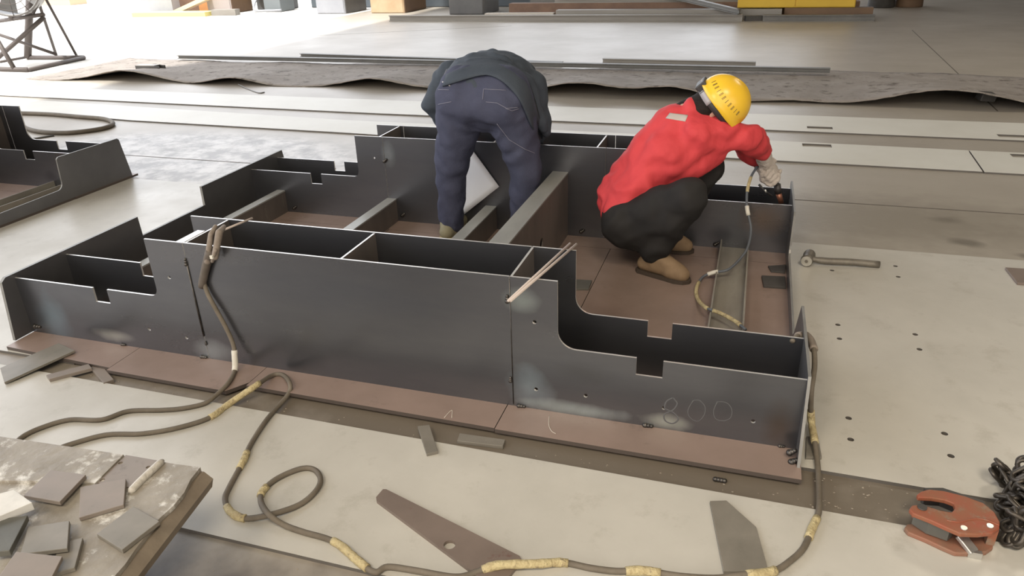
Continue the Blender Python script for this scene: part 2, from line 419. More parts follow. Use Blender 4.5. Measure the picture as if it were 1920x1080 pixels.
# saw-cut joints in the concrete
bm = bmesh.new()
for a, b in (((0.28, 4.67), (6, 4.66)), ((-9, 4.72), (-2.9, 4.70)), ((2.40, 14.0), (2.12, 7.6)), ((-9.4, 12.0), (-4.6, 14.5))):
    add_bar(bm, (*a, 0.0), (*b, 0.0), 0.012, 0.002)
o = link('trim_1', bm, mat('floor_joint', (0.09, 0.075, 0.06), 0.8)); o['kind'] = 'structure'

# ------------------------------------------------------------------ steel sheets lying on the floor
TS = 0.012
def sheet(name, pts, label, cat, m=M_sheet, z0=0.0, t=TS, holes=(), group=None, em=M_sheet_edge):
    bm = bmesh.new()
    add_poly(bm, [(p[0], p[1]) for p in pts], holes, lambda u, v, tt: (u, v, tt), z0, z0 + t, 0, 1)
    o = settle(link(name, bm, [m, em]))
    return tag(o, label, cat, group)
def xy(*pp, z=TS): return [tuple(P(x, y, z)[:2]) for x, y in pp]
sheet('steel_sheet', [(-4.2, 1.24), (1.75, 1.24), (1.75, 1.79), (-0.4, 1.80), (-2.6, 1.81), (-4.2, 1.82)], 'long pale steel sheet in front of the big frame, under the looped cable', 'steel sheet')
hp = [(1560, 507), (1679, 499), (1684, 519), (1571, 609), (1574, 635), (1716, 627), (1724, 655), (1591, 784), (1595, 824), (1771, 813), (1783, 855)]
hs = [circ(*P(x, y, TS)[:2], 0.0105, 12) for x, y in hp]
sheet('steel_sheet', [(0.02, 1.985), (0.84, 1.975), (0.86, 2.0), (1.5, 2.02), (1.5, 3.905), (0.02, 3.90)], 'pale steel sheet with drilled holes right of the big frame', 'steel sheet', holes=hs)
sheet('steel_sheet', [(-6.2, 1.9), (-2.5, 1.9), (-2.5, 4.1), (-3.6, 4.12), (-6.2, 4.15)], 'pale shiny steel sheet between the two frames at left', 'steel sheet')
def slot(x0, x1, y0, y1): return [(x0, y0), (x1, y0), (x1, y1), (x0, y1)]
sheet('steel_strip', [(-9.0, 6.70), (-3.6, 6.52), (4.6, 6.42), (4.6, 7.06), (-0.2, 7.09), (-9.0, 7.24)], 'farther of the two long pale slotted strips behind the frame', 'steel strip', M_sheet_far, holes=[slot(0.48, 0.68, 6.58, 6.66), slot(1.88, 2.12, 6.54, 6.63)])
sheet('steel_strip', [(-9.0, 6.12), (-5.8, 5.80), (-3.4, 5.72), (-0.2, 5.53), (1.535, 5.50), (1.565, 6.07), (-0.2, 6.12), (-3.7, 6.19), (-9.0, 6.60)], 'nearer of the two long pale slotted strips behind the frame', 'steel strip', M_sheet_far, holes=[slot(0.42, 0.63, 5.97, 6.06)])
sheet('steel_strip', [(1.545, 5.495), (4.6, 5.45), (4.6, 6.04), (1.575, 6.07)], 'short slotted pale strip butted to the near strip at the right edge', 'steel strip', M_sheet_far, holes=[slot(1.82, 2.05, 5.93, 6.02)])

def wavy(x0, x1, yf, yb, humps, label, seed):
    rnd = random.Random(seed)
    bm = bmesh.new()
    nx, ny = int((x1 - x0) / 0.07), 18
    g = []
    for j in range(ny + 1):
        row = []
        for i in range(nx + 1):
            x = x0 + (x1 - x0) * i / nx
            v = j / ny
            y0 = yf + 0.03 * math.sin(x * 2.3) + 0.02 * math.sin(x * 5.1)
            y1 = yb + 0.10 * math.sin(x * 1.3 + 1) + 0.06 * math.sin(x * 3.7)
            h = sum(a * math.exp(-((x - c) / w) ** 2) for c, w, a in humps)
            hb = 0.012 + 0.010 * math.sin(x * 2.0 + seed)
            z = 0.004 + h * (1 - v) ** 1.6 + hb * max(0, v - 0.55) ** 1.5 * 2 + 0.006 * rnd.random()
            row.append(bm.verts.new((x, y0 + (y1 - y0) * v, z)))
        g.append(row)
    for a, b in zip(g, g[1:]):
        for i in range(nx): bm.faces.new((a[i], a[i + 1], b[i + 1], b[i]))
    o = link('warped_plate', bm, M_rough, smooth=True)
    m = o.modifiers.new('thick', 'SOLIDIFY'); m.thickness = 0.01; m.offset = 1
    return tag(settle(o), label, 'steel plate')
wavy(-9.4, -2.93, 7.78, 9.55, [(-7.75, 0.6, 0.14), (-6.1, 0.4, 0.09), (-4.15, 0.5, 0.12), (-3.2, 0.4, 0.03)], 'warped weathered plate with a curled front edge, left of the bent worker', 3)
wavy(-2.9, 5.2, 7.64, 9.55, [(-1.7, 0.55, 0.15), (-0.75, 0.45, 0.13), (0.35, 0.35, 0.03), (1.75, 0.65, 0.17), (3.2, 0.5, 0.06)], 'warped weathered plate with a curled front edge, behind the yellow helmet', 5)

# ------------------------------------------------------------------ the welded frames
ZB, ZT, ZL, ZN = 0.027, 0.5235, 0.282, 0.220
XL, XR = -2.872, 0.250
def arc(cx, cz, r, a0, a1, n=8):
    return [(cx + r * math.cos(math.radians(a0 + (a1 - a0) * i / n)), cz + r * math.sin(math.radians(a0 + (a1 - a0) * i / n))) for i in range(n + 1)]
LEFT = [(XL, ZB), (-1.957, ZB), (-1.957, ZT), (-2.132, ZT)] + arc(-2.132 - 0.035, ZL + 0.035, 0.035, 0, -90) + [(-2.387, ZL), (-2.387, ZN), (-2.46, ZN), (-2.46, ZL), (XL, ZL)]
MID = [(-1.954, ZB), (-0.683, ZB), (-0.683, ZT), (-1.954, ZT)]
RIGHT = [(-0.680, ZB), (XR, ZB), (XR, ZL), (-0.177, ZL), (-0.177, ZN), (-0.262, ZN), (-0.262, ZL)] + arc(-0.522 + 0.062, ZL + 0.062, 0.062, 270, 180) + [(-0.522, ZT), (-0.680, ZT)]
YW = (2.048, 2.310, 3.695, 3.973)

def build_frame():
    root = empty('welded_frame', (-1.31, 3.0, 0.012), 'large dark welded steel frame with the two workers in it', 'steel frame', None)
    # bottom plates
    def fl(pts, z0=0.012, z1=ZB):
        bm = bmesh.new(); add_poly(bm, pts, [], lambda u, v, t: (u, v, t), z0, z1, 0, 1)
        return link('bottom_plate', bm, [M_flange, M_flange_edge], root)
    fl([(-2.865, 1.912), (-2.30, 1.885), (-2.30, 2.46), (-2.865, 2.46)])
    fl([(-2.298, 1.868), (-1.74, 1.862), (-1.69, 1.935), (-1.69, 2.46), (-2.298, 2.46)])
    fl([(-1.688, 1.915), (-0.705, 1.905), (-0.705, 2.46), (-1.688, 2.46)])
    fl([(-0.702, 1.900), (0.262, 1.900), (0.262, 2.46), (-0.702, 2.46)])
    fl([(XL, 2.462), (-1.9, 2.462), (-1.9, 3.55), (XL, 3.55)])
    fl([(-1.897, 2.462), (-0.62, 2.462), (-0.62, 3.55), (-1.897, 3.55)])
    fl([(-0.617, 2.462), (0.258, 2.462), (0.258, 3.55), (-0.617, 3.55)])
    fl([(XL, 3.552), (-1.2, 3.552), (-1.2, 4.12), (XL, 4.12)])
    fl([(-1.197, 3.552), (0.262, 3.552), (0.262, 4.12), (-1.197, 4.12)])
    # webs: three plates each
    holesA = {'L': [(317, 520), (280, 617), (350, 633)], 'R': [(1002, 604), (1005, 730), (1098, 742), (1245, 765), (1412, 790)]}
    for wi, y in enumerate(YW):
        for key, out in (('L', LEFT), ('M', MID), ('R', RIGHT)):
            hl = []
            if wi == 0 and key in holesA:
                hl = [circ(PY(x, yy, y).x, PY(x, yy, y).z, 0.0075, 10) for x, yy in holesA[key]]
            if wi == 2 and key == 'L': hl = [circ(-2.02, 0.40, 0.006, 8)]
            bm = bmesh.new()
            add_poly(bm, out, hl, lambda u, v, t: (u, t, v), y, y + 0.008, 0, 1)
            link('web_plate', bm, [M_web, M_edge], root)
    # end plates with a scooped middle
    def endp(x0, x1, outline):
        bm = bmesh.new(); add_poly(bm, outline, [], lambda u, v, t: (t, u, v), x0, x1, 0, 1)
        return link('end_plate', bm, [M_end, M_end_edge], root)
    endp(XL - 0.014, XL, [(1.962, ZB), (4.10, ZB), (4.035, 0.316), (3.245, 0.312), (3.242, 0.205), (2.762, 0.203), (2.758, 0.304), (2.012, 0.300), (1.99, 0.285)])
    endp(XR, XR + 0.009, [(1.955, ZB), (4.07, ZB), (4.03, 0.300), (4.015, 0.312), (3.51, 0.312), (3.495, 0.300)] + arc(3.44, 0.15, 0.045, 0, -90, 4) + [(2.70, 0.09), (2.66, 0.12), (2.535, 0.295), (2.04, 0.30)])
    # dividers inside the two box girders
    for y0, y1, xs in ((YW[0] + 0.008, YW[1], (-1.955, -1.302, -0.682)), (YW[2] + 0.008, YW[3], (-1.985, -1.30, -0.735))):
        for k, x in enumerate(xs):
            bm = bmesh.new()
            add_poly(bm, [(y0, ZB), (y1, ZB), (y1, ZT - 0.002), (y0, ZT - 0.002)], [], lambda u, v, t: (t, u, v), x, x + 0.008, 0, 1)
            link('divider_plate', bm, [M_beam, M_edge], root)
    bm = bmesh.new(); box2(bm, (-1.99, YW[0] + 0.008, 0.45), (-1.956, YW[0] + 0.13, ZT), 0)
    link('backing_strip', bm, M_edge, root)
    # cross beams between the girders
    Y0, Y1 = YW[1] + 0.008, YW[2]
    for x0, x1, zt in ((-2.71, -2.655, 0.164), (-1.965, -1.905, 0.164), (-1.355, -1.29, 0.164), (-0.965, -0.880, 0.385)):
        bm = bmesh.new()
        box2(bm, (x0, Y0, zt - 0.008), (x1, Y1, zt))
        b = link('cross_beam', bm, M_beam_top, root)
        bm = bmesh.new()
        hl = [circ(3.16, 0.185, 0.028, 12)] if zt > 0.3 else []
        add_poly(bm, [(Y0, ZB), (Y1, ZB), (Y1, zt - 0.008), (Y0, zt - 0.008)], hl, lambda u, v, t: (t, u, v), x1 - 0.010, x1 - 0.002, 0, 0)
        link('beam_web', bm, M_beam, b)
        bm = bmesh.new()
        add_poly(bm, [(Y0, ZB), (Y1, ZB), (Y1, zt - 0.008), (Y0, zt - 0.008)], [], lambda u, v, t: (t, u, v), x0 + 0.002, x0 + 0.010, 0, 0)
        link('beam_web', bm, M_beam, b)
    # rail channel in the right bay
    bm = bmesh.new()
    box2(bm, (-0.066, Y0, ZB), (0.066, Y1, ZB + 0.008))
    ch = link('rail_channel', bm, M_rail, root)
    for x in (-0.070, 0.063):
        bm = bmesh.new(); box2(bm, (x, Y0, ZB), (x + 0.007, Y1, ZB + 0.048)); link('rail_flange', bm, M_rail, ch)
    # tack welds
    def tack(p, r, sx=1.0, sz=1.0):
        bm = bmesh.new()
        for k in range(3):
            q = Vector(p) + Vector(((k - 1) * r * 0.8 * sx, 0, (k - 1) * r * 0.8 * sz))
            bmesh.ops.create_icosphere(bm, subdivisions=2, radius=r * (1 - 0.15 * k), matrix=Matrix.Translation(q))
        link('tack_weld', bm, M_weld, root, smooth=True)
    yA = YW[0] - 0.002
    for px, py, r, sx, sz in ((951, 560, 0.009, 0, 1.3), (957, 711, 0.008, 0, 1), (348, 491, 0.008, 0.1, 1.6), (386, 643, 0.006, 0, 1)):
        q = PY(px, py, yA); tack(q, r, sx, sz)
    for px, py, r in ((978, 765, 0.009), (1215, 806, 0.010), (1465, 843, 0.006), (383, 672, 0.009), (232, 648, 0.007), (70, 612, 0.012)):
        q = PY(px, py, yA); q.z = max(q.z, ZB + 0.004); tack(q, r, 1.3, 0)
    for q in ((0.242, 1.975, ZB + 0.008), (-0.09, 3.69, 0.05), (-0.80, 3.69, 0.06), (-0.60, 3.69, 0.44), (-2.6, 3.69, 0.06), (-1.87, 3.69, 0.07), (-1.95, 3.69, 0.39), (0.235, 2.0, 0.05)):
        tack(q, 0.011, 0.8, 0.6)
    # bead along the left seam
    bm = bmesh.new()
    add_tube(bm, [(-1.9555, yA, 0.13), (-1.9555, yA, 0.44)], 0.0035, 6)
    link('seam_weld', bm, M_weld, root)
    bm = bmesh.new()
    add_tube(bm, [(-0.6815, yA + 0.001, 0.035), (-0.6815, yA + 0.001, ZT - 0.01)], 0.0018, 6)
    link('seam_weld', bm, M_weld, root)
    # chalk writing on the front right web and the bottom plate
    def chalk(paths, m, r, f):
        for pth in paths:
            bm = bmesh.new(); add_tube(bm, spline([f(*q) for q in pth], 4), r, 5)
            link('chalk_mark', bm, m, root)
    fy = lambda x, y: PY(x, y, YW[0] + 0.0032)
    chalk([[(1262, 745), (1250, 752), (1247, 765), (1262, 772), (1272, 784), (1262, 793), (1248, 788), (1246, 776), (1262, 768), (1270, 756), (1262, 745)],
           [(1300, 750), (1290, 768), (1294, 782), (1308, 789), (1320, 778), (1322, 762), (1312, 750), (1300, 750)],
           [(1345, 752), (1338, 770), (1342, 784), (1356, 788), (1370, 782), (1372, 766), (1362, 754), (1345, 752)]], M_chalk, 0.0042, fy)
    fz = lambda x, y: P(x, y, ZB + 0.0008)
    chalk([[(833, 783), (847, 769), (847, 783)], [(1030, 780), (1029, 796), (1034, 808), (1042, 813)]], M_chalk_b, 0.0012, fz)
    return root
frame = build_frame()
frame2 = copy_tree(frame)
frame2.location.x -= 4.53
frame2.location.y += 0.083
frame2['label'] = 'second dark welded steel frame at the left edge of the photo'

# ------------------------------------------------------------------ loose plates and offcuts
def slab(name, pts, z, t, m, label, cat, group=None, holes=(), tilt=None, zs=None, em=None, bev=0.0012):
    """pts are seen top corners; the plate lies with its top at z (or at zs per corner)"""
    q = [P(x, y, (zs[i] if zs else z)) for i, (x, y) in enumerate(pts)]
    bm = bmesh.new()
    if zs:
        up = (q[1] - q[0]).cross(q[2] - q[0]).normalized()
        if up.z < 0: up = -up
        tv = [bm.verts.new(p) for p in q]; bv = [bm.verts.new(p - up * t) for p in q]
        bm.faces.new(tv); bm.faces.new(bv[::-1])
        for i in range(len(q)): bm.faces.new((tv[i], bv[i], bv[(i + 1) % len(q)], tv[(i + 1) % len(q)]))
    else:
        add_poly(bm, [(p.x, p.y) for p in q], holes, lambda u, v, tt: (u, v, tt), z - t, z)
    o = settle(link(name, bm, m if not em else [m, em]))
    if bev and not holes: bevel(o, bev, 2)
    return tag(o, label, cat, group)
PF = 'small offcuts around the big frame'
slab('steel_offcut', [(783, 799), (805, 796), (821, 846), (800, 851)], TS + 0.011, 0.011, M_offcut_g, 'small upright rectangular offcut half on the pale front sheet', 'steel offcut', PF)
slab('steel_offcut', [(862, 812), (947, 824), (943, 836), (857, 826)], 0.014, 0.014, M_offcut_g, 'small oblong offcut on the floor below the middle of the frame', 'steel offcut', PF)
slab('steel_offcut', [(110, 643), (140, 657), (8, 717), (0, 690)], 0.03, 0.010, M_offcut_g, 'wide flat bar leaning on the left front corner of the frame', 'flat bar', PF, zs=(0.040, 0.042, 0.026, 0.024))
slab('steel_offcut', [(166, 682), (172, 690), (92, 711), (86, 703)], 0.026, 0.014, M_offcut, 'narrow offcut lying beside the leaning flat bar', 'steel offcut', PF)
slab('steel_offcut', [(168, 688), (190, 684), (213, 711), (194, 718)], 0.016, 0.016, M_offcut, 'small square-ended offcut right of the narrow one, by the left front corner', 'steel offcut', PF)
slab('steel_offcut', [(1070, 523), (1110, 525), (1104, 541), (1080, 541)], ZB + 0.010, 0.010, M_offcut_d, 'small plate on the brown bay floor behind the welding rods', 'steel offcut', PF)
slab('steel_offcut', [(1428, 516), (1472, 518), (1474, 538), (1432, 535)], ZB + 0.012, 0.012, M_dark, 'small dark plate by the right end plate inside the bay', 'steel offcut', PF)
slab('steel_offcut', [(1440, 498), (1474, 496), (1472, 510), (1446, 508)], ZB + 0.009, 0.009, M_dark, 'sooty scrap piece behind the small dark plate in the bay', 'steel offcut', PF)
slab('steel_offcut', [(1512, 818), (1534, 818), (1541, 857), (1511, 857)], TS + 0.010, 0.010, M_offcut_g, 'small plate beside the frame foot under the yellow taped cable', 'steel offcut', PF)
slab('steel_offcut', [(1885, 501), (1960, 506), (1960, 532), (1908, 530)], TS + 0.012, 0.012, M_offcut_r, 'brown plate corner on the drilled sheet at the right edge', 'steel offcut', PF)
slab('pointed_plate', [(1331, 939), (1362, 938), (1418, 988), (1441, 1071), (1357, 1071)], TS + 0.010, 0.010, M_offcut_g, 'grey five-sided plate with a slanted corner on the front sheet', 'steel plate')
# tapered bracket with a round hole
q = [P(x, y, TS + 0.011) for x, y in [(724, 917), (974, 1042), (979, 1050), (938, 1100), (918, 1096), (706, 938), (705, 932), (718, 917)]]
h = P(843, 1021, TS + 0.011)
bm = bmesh.new()
add_poly(bm, [(p.x, p.y) for p in q], [circ(h.x, h.y, 0.0165, 20)], lambda u, v, t: (u, v, t), TS, TS + 0.011)
tag(settle(link('bracket_plate', bm, M_offcut_r)), 'brown tapered bracket plate with a round hole on the front sheet', 'bracket')

# ------------------------------------------------------------------ bench at the lower left
HB = 0.30
bench = empty('steel_bench', (-1.6, 0.9, 0), 'worn low steel bench covered in offcuts at the lower left', 'bench')
c0, c1, c2, c3 = P(0, 817, HB), P(383, 877, HB), P(220, 1080, HB), P(0, 1080, HB)
dl = (c0 - c1).normalized(); dn = (c2 - c1).normalized()
far_l = c1 + dl * 1.3
near_r = c1 + dn * 0.75
near_l = far_l + dn * 0.75
rnd = random.Random(2)
edge = [c1 + (near_r - c1) * (i / 16) + dl * (0.012 * rnd.random()) for i in range(17)]
edge2 = [far_l + (c1 - far_l) * (i / 16) - Vector((0, 0.006 * rnd.random(), 0)) for i in range(16)]
bm = bmesh.new()
add_poly(bm, [(p.x, p.y) for p in edge2 + edge + [near_l]], [], lambda u, v, t: (u, v, t), HB - 0.012, HB)
link('bench_top', bm, M_bench, bench)
bm = bmesh.new()
inn = dl * 0.012
a = c1 + dl * 0.004; b = near_r + dl * 0.004
for p, r_ in ((a, b),):
    vs = [p, r_, r_ + Vector((0.012, 0, -0.060)), p + Vector((0.022, 0, -0.03)), p + Vector((0.016, 0, -0.060))]
    vs = [p + Vector((0, 0, -0.013)), p + Vector((0.02, 0.004, -0.035)), p + Vector((0.014, 0, -0.060)), r_ + Vector((0.014, 0, -0.060)), r_ + Vector((0.02, 0.004, -0.035)), r_ + Vector((0, 0, -0.013))]
    o1 = [bm.verts.new(v) for v in vs]; o2 = [bm.verts.new(v + dl * 0.012) for v in vs]
    bm.faces.new(o1); bm.faces.new(o2[::-1])
    for i in range(len(vs)): bm.faces.new((o1[i], o2[i], o2[(i + 1) % 6], o1[(i + 1) % 6]))
link('bench_rim', bm, M_bench_s, bench)
bm = bmesh.new()
pA = far_l + dn * 0.02; pB = c1 + dl * 0.03 + dn * 0.02
add_bar(bm, (pA.x, pA.y, HB - 0.05), (pB.x, pB.y, HB - 0.05), 0.012, 0.075)
link('bench_rim', bm, M_bench_s, bench)
for s in (0.12, 0.62):
    p = c1 + dl * 0.30 + dn * s
    bm = bmesh.new(); add_box(bm, (p.x, p.y, (HB - 0.012) / 2), (0.07, 0.07, HB - 0.012)); link('bench_leg', bm, M_dark, bench)
    p = far_l - dl * 0.15 + dn * s
    bm = bmesh.new(); add_box(bm, (p.x, p.y, (HB - 0.012) / 2), (0.07, 0.07, HB - 0.012)); link('bench_leg', bm, M_dark, bench)
# top skin plate, drilled plate and weld ridge on it
def bslab(name, pts, lift, t, m, zz=None):
    bm = bmesh.new()
    q = [P(x, y, HB + lift) for x, y in pts]
    add_poly(bm, [(p.x, p.y) for p in q], [], lambda u, v, tt: (u, v, tt), HB + lift - t, HB + lift)
    o = link(name, bm, m, bench); bevel(o, 0.001, 2); return o
bslab('skin_plate', [(-60, 809), (0, 818), (232, 852), (178, 906), (150, 903), (-60, 900)], 0.008, 0.008, M_bench)
q = [P(x, y, HB + 0.004) for x, y in [(236, 853), (300, 864), (248, 914), (180, 905)]]
hl = [circ(P(x, y, HB + 0.004).x, P(x, y, HB + 0.004).y, 0.006, 10) for x, y in [(226, 868), (278, 876), (192, 900)]]
bm = bmesh.new(); add_poly(bm, [(p.x, p.y) for p in q], hl, lambda u, v, t: (u, v, t), HB, HB + 0.004)
link('drilled_plate', bm, M_offcut, bench)
bm = bmesh.new()
add_tube(bm, spline([P(306, 863, HB + 0.004), P(285, 882, HB + 0.006), P(262, 904, HB + 0.005), P(243, 924, HB + 0.003)], 5), [0.004] + [0.010] * 14 + [0.005], 8)
link('weld_ridge', bm, mat('pale_ridge', (0.52, 0.49, 0.44), 0.6, 0, (0.4, 0.37, 0.32), 30, bump=0.5), bench, smooth=True)
BG = 'plate offcuts on the bench'
def bcut(pts, zs, m, label, t=0.011):
    slab('plate_offcut', pts, HB, t, m, label, 'plate offcut', BG, zs=[HB + z for z in zs])
bcut([(95, 881), (161, 890), (112, 941), (44, 929)], (0.020, 0.020, 0.022, 0.022), M_offcut, 'brown square plate, farthest on the bench')
bcut([(150, 913), (236, 897), (232, 946), (148, 971)], (0.012, 0.014, 0.013, 0.012), M_offcut, 'mauve square plate in the middle of the bench')
bcut([(250, 949), (299, 977), (229, 1031), (181, 1001)], (0.012, 0.012, 0.013, 0.012), M_offcut_g, 'dark grey plate nearest the right rim of the bench')
bcut([(52, 988), (130, 976), (126, 1028), (38, 1039)], (0.022, 0.024, 0.026, 0.024), M_offcut_g, 'grey square plate left of the narrow strip on the bench')
bcut([(112, 1018), (155, 1008), (140, 1064), (92, 1078)], (0.011, 0.012, 0.012, 0.011), M_offcut_g, 'narrow strip poking out under other plates on the bench')
bcut([(30, 1034), (117, 1043), (88, 1100), (-12, 1095)], (0.040, 0.036, 0.036, 0.040), M_offcut, 'streaky brown plate at the front of the bench', 0.010)
bcut([(-20, 930), (26, 918), (60, 942), (-20, 976)], (0.055, 0.055, 0.052, 0.05), M_offcut_w, 'thick white-faced block at the left end of the bench', 0.022)
bcut([(-10, 974), (52, 966), (18, 1032), (-20, 1036)], (0.038, 0.034, 0.030, 0.034), M_offcut_d, 'dark glossy plate under the white-faced block', 0.016)

# ------------------------------------------------------------------ cables
def cable(name, pts, r, label, cat, m=M_cable, tapes=(), tm=M_tape, n=6):
    sp = spline(pts, n)
    root = empty(name, sp[0] if False else (sp[len(sp) // 2].x, sp[len(sp) // 2].y, min(p.z for p in sp) - r), label, cat)
    bm = bmesh.new(); add_tube(bm, sp, r, 10)
    link('cable_sheath', bm, m, root, smooth=True)
    rnd = random.Random(len(pts))
    for a, b in tapes:
        i0, i1 = int(a * n), int(b * n)
        bm = bmesh.new()
        seg = sp[i0:i1 + 1]
        add_tube(bm, seg, [r * (1.28 + 0.22 * rnd.random()) for _ in seg], 10)
        link('tape_wrap', bm, tm, root, smooth=True)
    return root
RC = 0.0085
zc = TS + RC
px = [(100, 845), (135, 832), (200, 815), (267, 813), (333, 802), (393, 783), (430, 757)]
pts = [P(x, y, zc) for x, y in px] + [P(480, 723, ZB + RC + 0.02), P(510, 704, ZB + RC), P(530, 703, ZB + RC), P(543, 718, ZB + RC + 0.01)]
px = [(540, 740), (500, 787), (470, 833), (457, 863), (430, 913), (422, 937), (433, 960), (460, 972)]
pts += [P(x, y, zc) for x, y in px]
pts += [P(507, 965, zc + 0.006), P(560, 947, zc), P(590, 923, zc), P(601, 900, zc), P(590, 881, zc), P(563, 879, zc), P(520, 897, zc), P(493, 920, zc), P(489, 940, zc + 0.004), P(503, 963, zc + 2.0 * RC + 0.004), P(530, 983, zc + 0.004)]
px = [(567, 997), (613, 1010), (640, 1024), (673, 1053), (703, 1073), (727, 1063), (780, 1070), (853, 1082), (893, 1073)]
pts += [P(x, y, zc) for x, y in px]
px = [(933, 1060), (1007, 1057)]
pts += [P(x, y, zc + 0.012) for x, y in px]
px = [(1057, 1055), (1107, 1065), (1157, 1071), (1207, 1070), (1273, 1080), (1340, 1084)]
pts += [P(x, y, zc) for x, y in px]
pts += [P(1390, 1078, zc + 0.010)]
px = [(1447, 1072), (1480, 1053), (1507, 1027), (1523, 990), (1535, 960), (1536, 920), (1533, 870)]
pts += [P(x, y, zc) for x, y in px]
pts += [P(1528, 830, TS + 0.03), P(1521, 787, 0.06), PX(1521, 735, 0.277), PX(1527, 690, 0.285), PX(1526, 655, 0.285), PX(1519, 637, 0.277), PX(1509, 628, 0.262), PX(1496, 630, 0.235), PX(1485, 640, 0.215)]
npts = len(pts)
cable('welding_cable', pts, RC, 'long brown welding cable with yellow tape, looped once on the front sheet', 'cable',
      tapes=[(5.0, 7.2), (13.6, 14.4), (16.6, 18.1), (25.7, 26.6), (31.4, 33.6), (38.4, 41.2), (43.4, 44.5), (47.3, 48.3), (50.6, 51.7), (55.1, 56.4)])
bm = bmesh.new(); add_tube(bm, spline(pts[-5:-1], 6), 0.0135, 12); link('rubber_sleeve', bm, M_holder, bpy.data.objects['welding_cable'], smooth=True)

pts = [PY(381, 525, 2.036), PY(390, 552, 2.034), PY(406, 582, 2.030), PY(424, 615, 2.028), PY(437, 645, 2.024), PY(440, 668, 2.010), P(440, 695, ZB + RC), P(428, 718, ZB + RC), P(405, 741, 0.028), P(382, 757, zc), P(340, 766, zc), P(300, 769, zc), P(240, 771, zc), P(190, 787, zc), P(130, 787, zc), P(80, 801, zc), P(45, 817, zc), P(25, 835, zc)]
cable('holder_cable', pts, RC, 'brown cable running from the electrode holder down across the front sheet', 'cable', tapes=[(4.6, 6.0)], tm=M_tape_w)

pts = [PY(1420, 312, 3.77), PY(1408, 332, 3.74), PY(1401, 360, 3.68), PY(1401, 392, 3.62), PY(1408, 428, 3.58), PY(1403, 460, 3.50), P(1392, 480, 0.10), P(1366, 505, 0.085), P(1338, 511, 0.065), P(1317, 520, ZB + 0.02), P(1306, 540, ZB + 0.008), P(1308, 560, ZB + 0.008), P(1324, 577, ZB + 0.055), P(1350, 587, ZB + 0.058), P(1378, 602, ZB + 0.060), P(1398, 618, ZB + 0.062)]
cable('torch_cable', pts, 0.0062, 'thin torch cable from the gloved hand down to the rail channel', 'cable', mat('torch_cable_rubber', (0.09, 0.10, 0.115), 0.6), tapes=[(1.0, 2.1), (9.6, 12.3), (12.5, 14.6)], tm=M_tape)
o = bpy.data.objects['torch_cable']
bm = bmesh.new(); sp = spline(pts, 6); add_tube(bm, sp[17:21], 0.0105, 10); add_tube(bm, sp[46:52], 0.0105, 10)
link('white_sleeve', bm, M_tape_w, o, smooth=True)

pts = [P(-60, 215, 0.02), P(20, 212, 0.02), P(90, 214, 0.02), P(150, 219, 0.02), P(195, 223, 0.02), P(212, 231, 0.02), P(195, 240, 0.02), P(150, 247, 0.02), P(110, 249, 0.02), P(70, 246, 0.02), P(45, 238, 0.02), P(28, 226, 0.022), P(10, 220, 0.05)]
cable('rubber_hose', pts, 0.02, 'dark hose looped on the mottled floor behind the left frame', 'hose', M_cable)
bm = bmesh.new()
add_tube(bm, [P(50, 262, 0.008), P(101, 254, 0.008)], 0.008, 8)
tag(settle(link('steel_rod', bm, M_bar)), 'short thin rod on the floor in front of the looped hose', 'rod')
bm = bmesh.new()
add_tube(bm, spline([P(447, 158, 0.02), P(465, 167, 0.006), P(485, 174, 0.006), P(496, 173, 0.006)], 4), 0.006, 8)
tag(settle(link('bent_wire', bm, M_bar)), 'short bent wire below the curled edge of the left warped plate', 'wire')

# electrode holder hung over the front girder
eh = empty('electrode_holder', (-1.83, 2.03, 0.3), 'brown electrode holder hung over the front edge of the frame', 'electrode holder')
hd = [PY(378, 538, 2.036), PY(385, 505, 2.034), PY(394, 470, 2.030)]
bm = bmesh.new(); add_tube(bm, spline(hd, 5), [0.013, 0.015, 0.0155, 0.0155, 0.015, 0.0155, 0.016, 0.016, 0.0165, 0.0165, 0.017], 12); link('handle', bm, M_holder_d, eh, smooth=True)
bm = bmesh.new()
add_cap(bm, PY(389, 490, 2.026), PY(395, 440, 2.036), 0.012, 0.009); add_cap(bm, PY(395, 440, 2.036), PY(404, 425, 2.075), 0.009, 0.008)
link('lower_jaw', bm, M_holder, eh, smooth=True)
bm = bmesh.new()
add_cap(bm, PY(403, 482, 2.018), PY(411, 436, 2.036), 0.012, 0.013); add_cap(bm, PY(411, 436, 2.036), PY(420, 425, 2.085), 0.013, 0.008)
link('upper_jaw', bm, M_holder, eh, smooth=True)
bm = bmesh.new(); add_cap(bm, PY(404, 470, 2.005), PY(398, 490, 2.015), 0.007, 0.006); link('squeeze_lever', bm, M_holder, eh, smooth=True)
bm = bmesh.new(); add_box(bm, PY(397, 482, 2.0), (0.012, 0.008, 0.012)); link('jaw_bolt', bm, M_tape_w, eh)
bm = bmesh.new(); add_tube(bm, [PY(408, 436, 2.075), PY(473, 409, 2.22)], 0.0045, 8); link('rod_stub', bm, M_rod, eh, smooth=True)

# two welding rods resting over the front girder
for k, (dx, dy) in enumerate(((0, 0), (7, 6))):
    pa = PY(1001 + dx, 519 + dy * 0.4, 2.052); pa.z = ZT + 0.005
    pb = PY(1060 + dx * 1.6, 466 + dy, 2.314); pb.z = ZT + 0.005
    d = (pb - pa).normalized()
    bm = bmesh.new()
    add_tube(bm, [pa - d * 0.185, pb + d * 0.045], 0.0046, 10)
    o = link('welding_rod', bm, M_rod, None, smooth=True)
    tag(settle(o), ('upper', 'lower')[k] + ' of the two pink welding rods laid across the front girder', 'welding rod', 'welding rods on the frame')

